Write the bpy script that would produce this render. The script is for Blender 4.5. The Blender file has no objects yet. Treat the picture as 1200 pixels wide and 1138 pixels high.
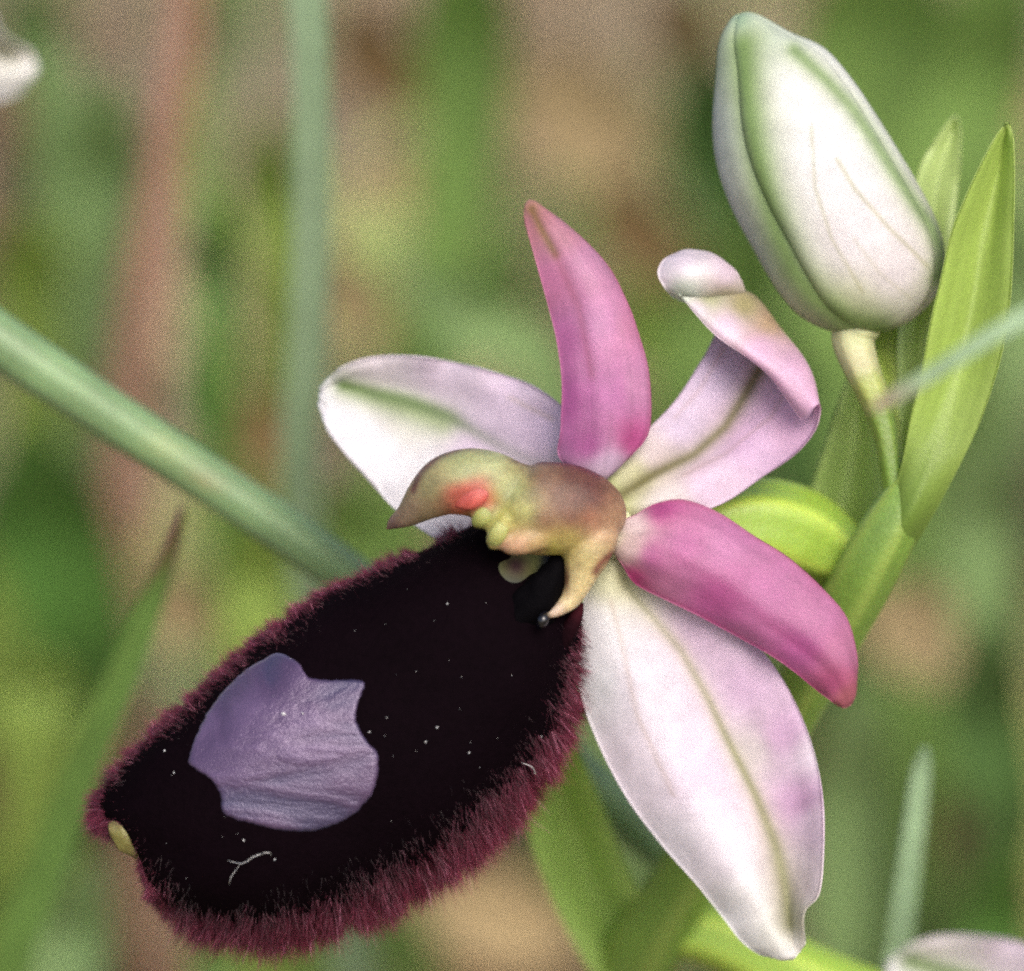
import bpy, math, random
import numpy as np
from mathutils import Vector, Matrix
from mathutils.bvhtree import BVHTree

random.seed(7)
rng = np.random.default_rng(7)
sc = bpy.context.scene
col = sc.collection

# ------------------------------------------------------------------ camera
W, H = 1200.0, 1138.0
D = 0.20                       # metres from lens to the plane of focus
S = 0.04 / W                   # metres per photo pixel on that plane
TILT = math.radians(25)
FZ = 0.084                     # height of the flower above the ground
RT = np.array([1.0, 0, 0])
FW = np.array([0, math.cos(TILT), -math.sin(TILT)])
UP = np.array([0, math.sin(TILT), math.cos(TILT)])
FOC = np.array([0, 0, FZ])
CAM = FOC - FW * D
cam_d = bpy.data.cameras.new('camera')
cam = bpy.data.objects.new('camera', cam_d)
col.objects.link(cam)
cam.location = CAM
cam.rotation_euler = (math.pi / 2 - TILT, 0, 0)
cam_d.lens = 36 * D / 0.04
cam_d.sensor_width = 36
cam_d.sensor_fit = 'HORIZONTAL'
cam_d.clip_start = 0.005
cam_d.clip_end = 200
cam_d.dof.use_dof = True
cam_d.dof.focus_distance = D
cam_d.dof.aperture_fstop = 20
sc.camera = cam

# ------------------------------------------------------------------ world, sun, exposure
TOSUN = Vector((0.24, -0.60, 0.76)).normalized()
wd = bpy.data.worlds.new('World')
sc.world = wd
wd.use_nodes = True
nt = wd.node_tree
bg = nt.nodes['Background']
sky = nt.nodes.new('ShaderNodeTexSky')
sky.sky_type = 'NISHITA'
sky.sun_disc = False
sky.sun_elevation = math.asin(TOSUN.z)
sky.sun_rotation = math.atan2(TOSUN.x, TOSUN.y)
sky.dust_density = 5.0
sky.air_density = 0.8
sky.ozone_density = 0.6
nt.links.new(sky.outputs[0], bg.inputs[0])
bg.inputs[1].default_value = 0.15
sun_d = bpy.data.lights.new('sun', 'SUN')
sun_d.energy = 1.4
sun_d.angle = math.radians(32)
sun_d.color = (1, 0.97, 0.93)
sun = bpy.data.objects.new('sun', sun_d)
col.objects.link(sun)
sun.rotation_euler = TOSUN.to_track_quat('Z', 'Y').to_euler()
sun.location = (0.3, -0.2, 1)
sc.view_settings.view_transform = 'Standard'
sc.view_settings.look = 'None'
sc.view_settings.gamma = 1
sc.view_settings.exposure = 0.66
sc.cycles.use_denoising = False      # keep the fine grain the photograph has
sc.cycles.pixel_filter_type = 'BLACKMAN_HARRIS'
sc.cycles.filter_width = 2.3
sc.cycles.max_bounces = 4
sc.cycles.sample_clamp_indirect = 2.0
sc.cycles.transparent_max_bounces = 4
sc.render.film_transparent = False

# ------------------------------------------------------------------ helpers
def P(px, py, d):
    """photo pixel + depth in mm behind the plane of focus -> world point"""
    px, py, d = np.asarray(px, float), np.asarray(py, float), np.asarray(d, float)
    z = D + d / 1000.0
    x = (px - W / 2) * S * z / D
    y = -(py - H / 2) * S * z / D
    return CAM + x[..., None] * RT + y[..., None] * UP + z[..., None] * FW

def PX(p):
    q = np.asarray(p) - CAM
    z = q @ FW
    return np.stack([q @ RT / z * D / S + W / 2, -(q @ UP) / z * D / S + H / 2, (z - D) * 1000], -1)

def lin(rgb):
    a = np.asarray(rgb, float) / 255.0
    return np.where(a <= 0.04045, a / 12.92, ((a + 0.055) / 1.055) ** 2.4)

def cr(pts, t):
    """Catmull-Rom through pts (first axis), t in 0..1"""
    pts = np.asarray(pts, float)
    n = len(pts)
    ext = np.concatenate([[2 * pts[0] - pts[1]], pts, [2 * pts[-1] - pts[-2]]])
    x = np.clip(np.asarray(t), 0, 1) * (n - 1)
    i = np.minimum(x.astype(int), n - 2)
    f = (x - i).reshape((-1,) + (1,) * (pts.ndim - 1))
    p0, p1, p2, p3 = ext[i], ext[i + 1], ext[i + 2], ext[i + 3]
    return 0.5 * (2 * p1 + (p2 - p0) * f + (2 * p0 - 5 * p1 + 4 * p2 - p3) * f ** 2
                  + (3 * p1 - p0 - 3 * p2 + p3) * f ** 3)

def sst(a, b, x):
    t = np.clip((x - a) / (b - a), 0, 1)
    return t * t * (3 - 2 * t)

def anch(X, Y, lst, p=3.0):
    """colour field through anchors (x, y, (r,g,b))"""
    num = np.zeros(X.shape + (3,))
    den = np.zeros(X.shape)
    for x, y, c in lst:
        w = 1.0 / ((X - x) ** 2 + (Y - y) ** 2 + 60.0) ** (p / 2)
        num += w[..., None] * lin(c)
        den += w
    return num / den[..., None]

def pdist(X, Y, poly):
    best = np.full(X.shape, 1e9)
    for (x0, y0), (x1, y1) in zip(poly[:-1], poly[1:]):
        dx, dy = x1 - x0, y1 - y0
        t = np.clip(((X - x0) * dx + (Y - y0) * dy) / (dx * dx + dy * dy), 0, 1)
        best = np.minimum(best, np.hypot(X - x0 - t * dx, Y - y0 - t * dy))
    return best

def mixc(c, rgb, m):
    return c * (1 - m[..., None]) + lin(rgb) * m[..., None]

def vnoise(x, y, seed=0):
    r = np.random.default_rng(seed).random((64, 64))
    xi, yi = np.floor(x).astype(int), np.floor(y).astype(int)
    fx, fy = x - xi, y - yi
    fx, fy = fx * fx * (3 - 2 * fx), fy * fy * (3 - 2 * fy)
    g = lambda a, b: r[a % 64, b % 64]
    return (g(xi, yi) * (1 - fx) + g(xi + 1, yi) * fx) * (1 - fy) + (g(xi, yi + 1) * (1 - fx) + g(xi + 1, yi + 1) * fx) * fy

def origin(par):
    o = np.zeros(3)
    while par is not None:
        o = o + np.array(par.location)
        par = par.parent
    return o

def build(name, v, f, mat, parent=None, cols=None, loc=None, smooth=True):
    v = np.asarray(v, float).reshape(-1, 3)
    if parent is not None:
        v = v - origin(parent)
    elif loc is not None:
        v = v - np.asarray(loc)
    me = bpy.data.meshes.new(name)
    f = np.asarray(f, np.int32)
    k = f.shape[1]
    me.vertices.add(len(v))
    me.vertices.foreach_set('co', v.astype(np.float32).ravel())
    me.loops.add(f.size)
    me.loops.foreach_set('vertex_index', f.ravel())
    me.polygons.add(len(f))
    me.polygons.foreach_set('loop_start', np.arange(len(f), dtype=np.int32) * k)
    me.polygons.foreach_set('loop_total', np.full(len(f), k, np.int32))
    if smooth:
        me.polygons.foreach_set('use_smooth', np.ones(len(f), bool))
    if cols is not None:
        at = me.color_attributes.new('Col', 'FLOAT_COLOR', 'POINT')
        c = np.ones((len(v), 4), np.float32)
        c[:, :3] = np.asarray(cols).reshape(-1, 3)
        at.data.foreach_set('color', c.ravel())
    me.update(calc_edges=True)
    me.validate()
    me.materials.append(mat)
    o = bpy.data.objects.new(name, me)
    col.objects.link(o)
    if parent is not None:
        o.parent = parent
    elif loc is not None:
        o.location = loc
    return o

def thing(name, label, cat, loc, group=None):
    o = bpy.data.objects.new(name, None)
    o.empty_display_size = 0.005
    col.objects.link(o)
    o.location = loc
    return tag(o, label, cat, group)

def tag(o, label=None, cat=None, group=None, kind=None):
    if label: o['label'] = label
    if cat: o['category'] = cat
    if group: o['group'] = group
    if kind: o['kind'] = kind
    return o

def qgrid(nv, nu, base=0, flip=False):
    i = np.arange(nv * nu).reshape(nv, nu) + base
    q = np.stack([i[:-1, :-1], i[:-1, 1:], i[1:, 1:], i[1:, :-1]], -1).reshape(-1, 4)
    return q[:, ::-1] if flip else q

def normals(g):
    du = np.gradient(g, axis=1)
    dv = np.gradient(g, axis=0)
    n = np.cross(du, dv)
    return n / (np.linalg.norm(n, axis=-1, keepdims=True) + 1e-12)

def shell(g, cols, thick, base=0, backcol=None):
    """closed sheet of the given thickness (m) round the grid g"""
    nv, nu = g.shape[:2]
    n = normals(g)
    if np.mean(n @ FW) > 0:
        n = -n
    u = np.linspace(-1, 1, nu)
    prof = np.clip(1 - np.abs(u) ** 5, 0.22, 1)
    vv = np.linspace(0, 1, nv)
    pv = np.clip(1 - vv ** 24, 0.3, 1) ** 0.5
    th = thick * 0.5 * prof[None, :] * pv[:, None]
    a = g + n * th[..., None]
    b = g - n * th[..., None]
    N = nv * nu
    i = np.arange(N).reshape(nv, nu)
    ring = np.concatenate([i[0, :], i[1:, -1], i[-1, -2::-1], i[-2:0:-1, 0]])
    nx = np.roll(ring, -1)
    side = np.stack([ring, nx, nx + N, ring + N], -1)
    f = np.concatenate([qgrid(nv, nu, 0), qgrid(nv, nu, N, True), side]) + base
    bc = cols if backcol is None else backcol
    return np.concatenate([a.reshape(-1, 3), b.reshape(-1, 3)]), f, np.concatenate([cols.reshape(-1, 3), bc.reshape(-1, 3)])

def rowgrid(rows, nu, nv, wob=0.0, seed=0):
    r = np.asarray(rows, float)                # (rows, k, 3)
    a = cr(r, np.linspace(0, 1, nv))           # (nv, k, 3)
    b = cr(a.transpose(1, 0, 2), np.linspace(0, 1, nu)).transpose(1, 0, 2)
    if wob:
        V, U = np.meshgrid(np.linspace(0, 1, nv), np.linspace(-1, 1, nu), indexing='ij')
        e = np.abs(U) ** 3
        b[..., 2] += wob * e * (vnoise(V * 14 + 3 * np.sign(U), U * 0 + seed, seed) - 0.5)
        b[..., 2] += wob * 0.4 * (vnoise(V * 6, U * 3 + 9, seed + 1) - 0.5)
    return b

def petal(name, rows, colorfn, mat, parent, nu=48, nv=96, thick=0.00028, wob=0.25, seed=1, flat=1.0):
    if flat != 1.0:
        r = np.array(rows, float)
        e = (r[:, :1, 2] + r[:, -1:, 2]) / 2
        r[:, 1:-1, 2] = e + (r[:, 1:-1, 2] - e) * flat
        rows = r
    b = rowgrid(rows, nu, nv, wob, seed)
    V, U = np.meshgrid(np.linspace(0, 1, nv), np.linspace(0, 1, nu), indexing='ij')
    c = colorfn(b[..., 0], b[..., 1], U, V)
    g = P(b[..., 0], b[..., 1], b[..., 2])
    v, f, cc = shell(g, c, thick)
    return build(name, v, f, mat, parent, cc)

def loft(name, rows, colorfn, mat, parent, ns=28, nv=60, ribs=0, ribamp=0.0, loc=None, noise=0.0):
    """rows (px, py, d_mm, r_px[, rdepth_px]) -> tapered tube, closed at the ends"""
    r = np.asarray([list(q) + ([q[3]] if len(q) == 4 else []) for q in rows], float)
    b = cr(r, np.linspace(0, 1, nv))
    c = P(b[:, 0], b[:, 1], b[:, 2])
    sc_ = S * (D + b[:, 2] / 1000) / D
    T = np.gradient(c, axis=0)
    T /= np.linalg.norm(T, axis=1, keepdims=True)
    sd = np.cross(T, FW)
    sd /= np.linalg.norm(sd, axis=1, keepdims=True) + 1e-9
    bn = np.cross(sd, T)
    a = np.linspace(0, 2 * math.pi, ns, endpoint=False)
    m = 1 + ribamp * np.cos(ribs * a) if ribs else np.ones(ns)
    rad = np.maximum(b[:, 3], 0.4) * sc_
    rdp = np.maximum(b[:, 4], 0.4) * sc_
    if noise:
        VV, AA = np.meshgrid(np.linspace(0, 1, nv), a, indexing='ij')
        nn = 1 + noise * (vnoise(VV * 9, np.abs(AA - math.pi) * 2.2, 5) - 0.5)
    else:
        nn = np.ones((nv, ns))
    g = (c[:, None] + (np.cos(a) * m)[None, :, None] * (rad[:, None] * nn)[..., None] * sd[:, None]
         + (np.sin(a) * m)[None, :, None] * (rdp[:, None] * nn)[..., None] * bn[:, None])
    V, A = np.meshgrid(np.linspace(0, 1, nv), a, indexing='ij')
    q = PX(g)
    cols = colorfn(q[..., 0], q[..., 1], A, V)
    i = np.arange(nv * ns).reshape(nv, ns)
    j = np.roll(i, -1, axis=1)
    f = np.stack([i[:-1], j[:-1], j[1:], i[1:]], -1).reshape(-1, 4)
    v = g.reshape(-1, 3)
    v = np.concatenate([v, c[:1], c[-1:]])
    cols = np.concatenate([cols.reshape(-1, 3), cols[0].mean(0)[None], cols[-1].mean(0)[None]])
    n0 = nv * ns
    cap0 = np.stack([np.full(ns, n0), j[0], i[0], i[0]], -1)
    cap1 = np.stack([np.full(ns, n0 + 1), i[-1], j[-1], j[-1]], -1)
    me_f = f
    o = build_mixed(name, v, me_f, np.concatenate([cap0[:, :3], cap1[:, :3]]), mat, parent, cols, loc)
    return o

def build_mixed(name, v, quads, tris, mat, parent, cols, loc=None):
    q3 = np.concatenate([quads[:, [0, 1, 2]], quads[:, [0, 2, 3]], tris])
    return build(name, v, q3, mat, parent, cols, loc)

def const(rgb, var=0.0, seed=3):
    def fn(X, Y, U, V):
        c = np.broadcast_to(lin(rgb), X.shape + (3,)).copy()
        if var:
            c *= (1 + var * (vnoise(X / 40 + 200, Y / 40 + 200, seed) - 0.5))[..., None]
        return c
    return fn

# ------------------------------------------------------------------ materials
def mat_new(name):
    m = bpy.data.materials.new(name)
    m.use_nodes = True
    t = m.node_tree
    return m, t, t.nodes['Principled BSDF'], t.nodes['Material Output']

def plant_mat(name, rough=0.45, trans=0.35, cell=9000, bump=0.25, var=0.18, spec=0.5, sss=0.0, tint=(1, 1, 1), sheen=0.0, coat=0.0, relief=0.2):
    """vertex colour x fine cell noise, with light passing through thin tissue"""
    m, t, b, out = mat_new(name)
    N, L = t.nodes, t.links
    at = N.new('ShaderNodeVertexColor'); at.layer_name = 'Col'
    tc = N.new('ShaderNodeTexCoord')
    n1 = N.new('ShaderNodeTexNoise'); n1.inputs['Scale'].default_value = cell * 0.6; n1.inputs['Detail'].default_value = 3
    vo = N.new('ShaderNodeTexVoronoi'); vo.inputs['Scale'].default_value = cell
    n2 = N.new('ShaderNodeTexNoise'); n2.inputs['Scale'].default_value = cell * 0.06; n2.inputs['Detail'].default_value = 4
    for n in (n1, vo, n2): L.new(tc.outputs['Object'], n.inputs['Vector'])
    ad = N.new('ShaderNodeMath'); ad.operation = 'ADD'
    L.new(n1.outputs['Fac'], ad.inputs[0]); L.new(n2.outputs['Fac'], ad.inputs[1])
    mr = N.new('ShaderNodeMapRange')
    mr.inputs['From Min'].default_value = 0.6; mr.inputs['From Max'].default_value = 1.4
    mr.inputs['To Min'].default_value = 1 - var; mr.inputs['To Max'].default_value = 1 + var
    L.new(ad.outputs[0], mr.inputs['Value'])
    mu = N.new('ShaderNodeVectorMath'); mu.operation = 'SCALE'
    L.new(at.outputs['Color'], mu.inputs[0]); L.new(mr.outputs[0], mu.inputs['Scale'])
    L.new(mu.outputs[0], b.inputs['Base Color'])
    b.inputs['Roughness'].default_value = rough
    b.inputs['Specular IOR Level'].default_value = spec
    if sheen:
        b.inputs['Sheen Weight'].default_value = sheen
    if coat:
        b.inputs['Coat Weight'].default_value = coat
        b.inputs['Coat Roughness'].default_value = 0.2
    if sss:
        b.inputs['Subsurface Weight'].default_value = sss
        b.inputs['Subsurface Radius'].default_value = (1, 0.6, 0.4)
        b.inputs['Subsurface Scale'].default_value = 0.0006
    bp = N.new('ShaderNodeBump'); bp.inputs['Strength'].default_value = bump; bp.inputs['Distance'].default_value = 0.00006
    L.new(vo.outputs['Distance'], bp.inputs['Height'])
    bp2 = N.new('ShaderNodeBump'); bp2.inputs['Strength'].default_value = relief; bp2.inputs['Distance'].default_value = 0.0004
    L.new(n2.outputs['Fac'], bp2.inputs['Height'])
    L.new(bp2.outputs[0], bp.inputs['Normal'])
    L.new(bp.outputs[0], b.inputs['Normal'])
    if trans:
        tr = N.new('ShaderNodeBsdfTranslucent')
        tn = N.new('ShaderNodeVectorMath'); tn.operation = 'MULTIPLY'; tn.inputs[1].default_value = tint
        L.new(mu.outputs[0], tn.inputs[0]); L.new(tn.outputs[0], tr.inputs['Color'])
        mx = N.new('ShaderNodeMixShader'); mx.inputs[0].default_value = trans
        L.new(b.outputs[0], mx.inputs[1]); L.new(tr.outputs[0], mx.inputs[2])
        L.new(mx.outputs[0], out.inputs['Surface'])
    return m

M_petal = plant_mat('petal_tissue', 0.42, 0.36, 22000, 0.3, 0.17, relief=0.05)
M_flesh = plant_mat('column_tissue', 0.42, 0.0, 20000, 0.35, 0.22, sss=0.35, relief=0.06)
M_matte = plant_mat('cavity_skin', 0.65, 0.0, 9000, 0.1, 0.2, spec=0.08, relief=0.05)
M_green = plant_mat('green_leaf_tissue', 0.42, 0.4, 9000, 0.2, 0.12, tint=(1.15, 1.2, 0.6), relief=0.08)
M_stem = plant_mat('green_stem_tissue', 0.45, 0.0, 5000, 0.25, 0.14, sss=0.3)
M_grass = plant_mat('grass_tissue', 0.5, 0.3, 2500, 0.2, 0.25, tint=(1.1, 1.2, 0.6))
M_lip = plant_mat('velvet_lip', 0.8, 0.0, 6000, 0.3, 0.3, spec=0.02)
M_gloss = plant_mat('glossy_black', 0.75, 0.0, 16000, 0.3, 0.2, spec=0.03, relief=0.15)
M_bead = plant_mat('glossy_bead', 0.12, 0.0, 3000, 0.1, 0.2, spec=0.7)
M_hair = plant_mat('lip_hair', 0.42, 0.25, 3000, 0.0, 0.25, spec=0.5)
M_dust = plant_mat('pale_dust', 0.4, 0.2, 9000, 0.1, 0.1)
M_dry = plant_mat('dry_litter', 0.8, 0.1, 1500, 0.3, 0.4, spec=0.15)

# the mirror patch: waxy violet skin, striated
def mirror_mat():
    m, t, b, out = mat_new('violet_mirror')
    N, L = t.nodes, t.links
    tc = N.new('ShaderNodeTexCoord')
    n1 = N.new('ShaderNodeTexNoise'); n1.inputs['Scale'].default_value = 380; n1.inputs['Detail'].default_value = 6
    n1.inputs['Distortion'].default_value = 0.6
    n2 = N.new('ShaderNodeTexNoise'); n2.inputs['Scale'].default_value = 14000; n2.inputs['Detail'].default_value = 3
    mp = N.new('ShaderNodeMapping'); mp.inputs['Rotation'].default_value = (0, math.radians(-35), 0); mp.inputs['Scale'].default_value = (0.45, 1, 1.5)
    L.new(tc.outputs['Object'], mp.inputs[0]); L.new(mp.outputs[0], n1.inputs[0]); L.new(tc.outputs['Object'], n2.inputs[0])
    cr_ = N.new('ShaderNodeValToRGB')
    e = cr_.color_ramp.elements
    e[0].position = 0.34; e[0].color = (0.028, 0.022, 0.058, 1)
    e[1].position = 0.68; e[1].color = (0.088, 0.052, 0.112, 1)
    el = e.new(0.5); el.color = (0.050, 0.026, 0.066, 1)
    L.new(n1.outputs[0], cr_.inputs[0]); L.new(cr_.outputs[0], b.inputs['Base Color'])
    b.inputs['Roughness'].default_value = 0.33
    b.inputs['Specular IOR Level'].default_value = 1.0
    b.inputs['Specular Tint'].default_value = (0.9, 0.84, 1, 1)
    b.inputs['Metallic'].default_value = 0.15
    b.inputs['Sheen Weight'].default_value = 0.12
    b.inputs['Sheen Tint'].default_value = (0.6, 0.6, 1, 1)
    bp = N.new('ShaderNodeBump'); bp.inputs['Strength'].default_value = 0.6; bp.inputs['Distance'].default_value = 0.00006
    L.new(n2.outputs[0], bp.inputs['Height'])
    bp2 = N.new('ShaderNodeBump'); bp2.inputs['Strength'].default_value = 0.32; bp2.inputs['Distance'].default_value = 0.0013
    L.new(n1.outputs[0], bp2.inputs['Height']); L.new(bp2.outputs[0], bp.inputs['Normal'])
    L.new(bp.outputs[0], b.inputs['Normal'])
    return m
M_mirror = mirror_mat()

def ground_mat():
    m, t, b, out = mat_new('soil_and_litter')
    N, L = t.nodes, t.links
    tc = N.new('ShaderNodeTexCoord')
    n1 = N.new('ShaderNodeTexNoise'); n1.inputs['Scale'].default_value = 42; n1.inputs['Detail'].default_value = 6
    n2 = N.new('ShaderNodeTexNoise'); n2.inputs['Scale'].default_value = 600; n2.inputs['Detail'].default_value = 4
    L.new(tc.outputs['Object'], n1.inputs[0]); L.new(tc.outputs['Object'], n2.inputs[0])
    r = N.new('ShaderNodeValToRGB'); e = r.color_ramp.elements
    e[0].position = 0.33; e[0].color = (0.13, 0.10, 0.062, 1)
    e[1].position = 0.66; e[1].color = (0.44, 0.35, 0.24, 1)
    k = e.new(0.48); k.color = (0.28, 0.215, 0.14, 1)
    L.new(n1.outputs[0], r.inputs[0])
    mr = N.new('ShaderNodeMapRange'); mr.inputs['To Min'].default_value = 0.6; mr.inputs['To Max'].default_value = 1.4
    L.new(n2.outputs[0], mr.inputs['Value'])
    mu = N.new('ShaderNodeVectorMath'); mu.operation = 'SCALE'
    L.new(r.outputs[0], mu.inputs[0]); L.new(mr.outputs[0], mu.inputs['Scale'])
    L.new(mu.outputs[0], b.inputs['Base Color'])
    b.inputs['Roughness'].default_value = 0.95
    bp = N.new('ShaderNodeBump'); bp.inputs['Strength'].default_value = 0.8; bp.inputs['Distance'].default_value = 0.004
    L.new(n2.outputs[0], bp.inputs['Height']); L.new(bp.outputs[0], b.inputs['Normal'])
    return m
M_ground = ground_mat()

# ------------------------------------------------------------------ ground
def gheight(x, y):
    h = 0.006 * (vnoise(x * 14 + 31, y * 14 + 31, 11) - 0.5) + 0.003 * (vnoise(x * 45 + 31, y * 45 + 31, 12) - 0.5)
    far = np.hypot(x, y)
    return h + 0.35 * sst(3, 60, far) * (vnoise(x * 0.05 + 31, y * 0.05 + 31, 13) - 0.5)

def make_ground():
    k = np.linspace(-1, 1, 161)
    ax = np.sign(k) * (np.abs(k) * 0.6 + np.abs(k) ** 7 * 120)
    Y, X = np.meshgrid(ax + 0.12, ax, indexing='ij')
    Z = gheight(X, Y)
    v = np.stack([X, Y, Z], -1).reshape(-1, 3)
    o = build('ground', v, qgrid(161, 161), M_ground)
    tag(o, 'tan and brown soil strewn with dry litter', 'ground', kind='structure')
make_ground()

# ------------------------------------------------------------------ the orchid
STEM = [(1082, 534, 2.6, 3), (1074, 555, 2.8, 17), (1060, 585, 3.0, 28), (1036, 630, 3.4, 35), (1004, 690, 4.4, 37), (950, 785, 6.8, 36), (880, 905, 10.2, 38),
        (812, 1015, 13.6, 40), (764, 1092, 16.2, 44), (735, 1170, 19.0, 46)]
p_end = P(*[np.float64(a) for a in STEM[-1][:3]])
def to_ground(p, lean, steps=5):
    """points from p down to the soil, leaning by (dx, dy) metres"""
    out = []
    for i in range(1, steps + 1):
        t = i / steps
        x, y = p[0] + lean[0] * t, p[1] + lean[1] * t
        z = p[2] * (1 - t) + (float(gheight(np.float64(x), np.float64(y))) - 0.004) * t
        out.append(np.array([x, y, z]))
    return out
stem_low = to_ground(p_end, (-0.012, 0.004))
BASE = stem_low[-1].copy(); BASE[2] += 0.004
orchid = thing('orchid', 'pink and white orchid with dark furry lip and white bud above it', 'orchid', BASE)

def stem_rows(rows, low, r0, r1):
    out = [tuple(r) for r in rows]
    for i, p in enumerate(low):
        q = PX(p)
        out.append((q[0], q[1], q[2], r0 + (r1 - r0) * (i + 1) / len(low)))
    return out

def stemcol(X, Y, A, V):
    c = np.broadcast_to(lin((104, 134, 54)), X.shape + (3,)).copy()
    c *= (1 + 0.2 * (vnoise(A * 3, V * 9, 4) - 0.5))[..., None]
    return mixc(c, (150, 165, 85), 0.4 * (0.5 + 0.5 * np.cos(A * 5)) ** 4)
loft('stem', stem_rows(STEM, stem_low, 46, 48), stemcol, M_stem, orchid, ns=32, nv=120, ribs=5, ribamp=0.03)

# --- lip -------------------------------------------------------------
LIP = [  # left edge, right edge, depth at the middle, bulge in mm
    (585, 612, 668, 690, 1.0, 1.0),
    (552, 622, 679, 738, 0.2, 2.4),
    (502, 648, 670, 795, -0.6, 3.6),
    (440, 674, 652, 855, -1.2, 4.4),
    (378, 703, 612, 925, -1.5, 4.8),
    (316, 747, 555, 982, -1.7, 5.0),
    (262, 792, 480, 1032, -1.7, 5.0),
    (212, 838, 402, 1070, -1.5, 4.8),
    (172, 874, 322, 1087, -1.1, 4.2),
    (140, 908, 245, 1078, -0.4, 3.3),
    (122, 938, 200, 1056, 0.4, 2.2),
    (128, 958, 186, 1036, 1.2, 1.2)]
NLU, NLV = 120, 150
lr = cr(np.array(LIP, float), np.linspace(0, 1, NLV))
TH = np.linspace(-1.0, 1.0, NLU) * math.radians(104)
cx, cy = (lr[:, 0] + lr[:, 2]) / 2, (lr[:, 1] + lr[:, 3]) / 2
hx, hy = (lr[:, 2] - lr[:, 0]) / 2, (lr[:, 3] - lr[:, 1]) / 2
sn = np.sign(np.sin(TH)) * np.abs(np.sin(TH)) ** 0.9
LX = cx[:, None] + hx[:, None] * sn
LY = cy[:, None] + hy[:, None] * sn
Vl, Ul = np.meshgrid(np.linspace(0, 1, NLV), np.linspace(-1, 1, NLU), indexing='ij')
LD = lr[:, 4][:, None] + lr[:, 5][:, None] * (1 - np.cos(TH))[None, :] ** 1.15
LD += 0.35 * (vnoise(Vl * 7, Ul * 4 + 8, 21) - 0.5)
nt_ = np.exp(-((Ul + 0.10) / 0.26) ** 2) * sst(0.86, 1.0, Vl)     # notch at the tip
LX += 26 * nt_; LY -= 16 * nt_
LG = P(LX, LY, LD)
LN = normals(LG)
if np.mean(LN @ FW) > 0:
    LN = -LN
lipcol = mixc(np.broadcast_to(lin((8, 3, 6)), LX.shape + (3,)), (70, 20, 36), sst(0.62, 1.0, np.abs(Ul)) * 0.8)
lv, lf, lc = shell(LG, lipcol, 0.0006)
lip = build('lip', lv, lf, M_lip, orchid, lc)
lip['label'] = 'dark velvety purple-black lip with furry margin and violet mirror patch'
lip_bvh = BVHTree.FromPolygons([Vector(p) for p in LG.reshape(-1, 3)], [list(q) for q in qgrid(NLV, NLU)])

def on_lip(px, py, off):
    q = P(px, py, 0.0)
    d = Vector(q - CAM).normalized()
    hit, n, _, _ = lip_bvh.ray_cast(Vector(CAM), d)
    if hit is None:
        return q, FW
    n = np.array(n)
    if n @ FW > 0: n = -n
    return np.array(hit) + n * off, n

def grid_at(arr, u, v):
    x = (u + 1) / 2 * (NLU - 1); y = v * (NLV - 1)
    i, j = np.clip(x.astype(int), 0, NLU - 2), np.clip(y.astype(int), 0, NLV - 2)
    fx, fy = (x - i)[:, None], (y - j)[:, None]
    return (arr[j, i] * (1 - fx) + arr[j, i + 1] * fx) * (1 - fy) + (arr[j + 1, i] * (1 - fx) + arr[j + 1, i + 1] * fx) * fy

LTU = np.gradient(LG, axis=1); LTU /= np.linalg.norm(LTU, axis=-1, keepdims=True) + 1e-12
LTV = np.gradient(LG, axis=0); LTV /= np.linalg.norm(LTV, axis=-1, keepdims=True) + 1e-12
LA = np.linalg.norm(np.cross(np.gradient(LG, axis=1), np.gradient(LG, axis=0)), axis=-1)

MIRROR = [(324, 772), (339, 772), (357, 784), (361, 793), (364, 799), (387, 800), (410, 799), (430, 801), (425, 817), (418, 830),
          (417, 842), (421, 854), (430, 870), (443, 880), (443, 907), (434, 931), (413, 952), (390, 964), (363, 972), (333, 971),
          (293, 963), (267, 955), (261, 949), (262, 933), (254, 916), (240, 907), (223, 898), (230, 878), (237, 862), (247, 843), (267, 816),
          (294, 790), (310, 782)]
def in_mirror(x, y, grow=1.0):
    cx_, cy_ = 340, 885
    pts = [(cx_ + (a - cx_) * grow, cy_ + (b - cy_) * grow) for a, b in MIRROR]
    ins = np.zeros(x.shape, bool)
    for (x0, y0), (x1, y1) in zip(pts, pts[1:] + pts[:1]):
        c = ((y0 > y) != (y1 > y)) & (x < (x1 - x0) * (y - y0) / (y1 - y0 + 1e-9) + x0)
        ins ^= c
    return ins

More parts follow.
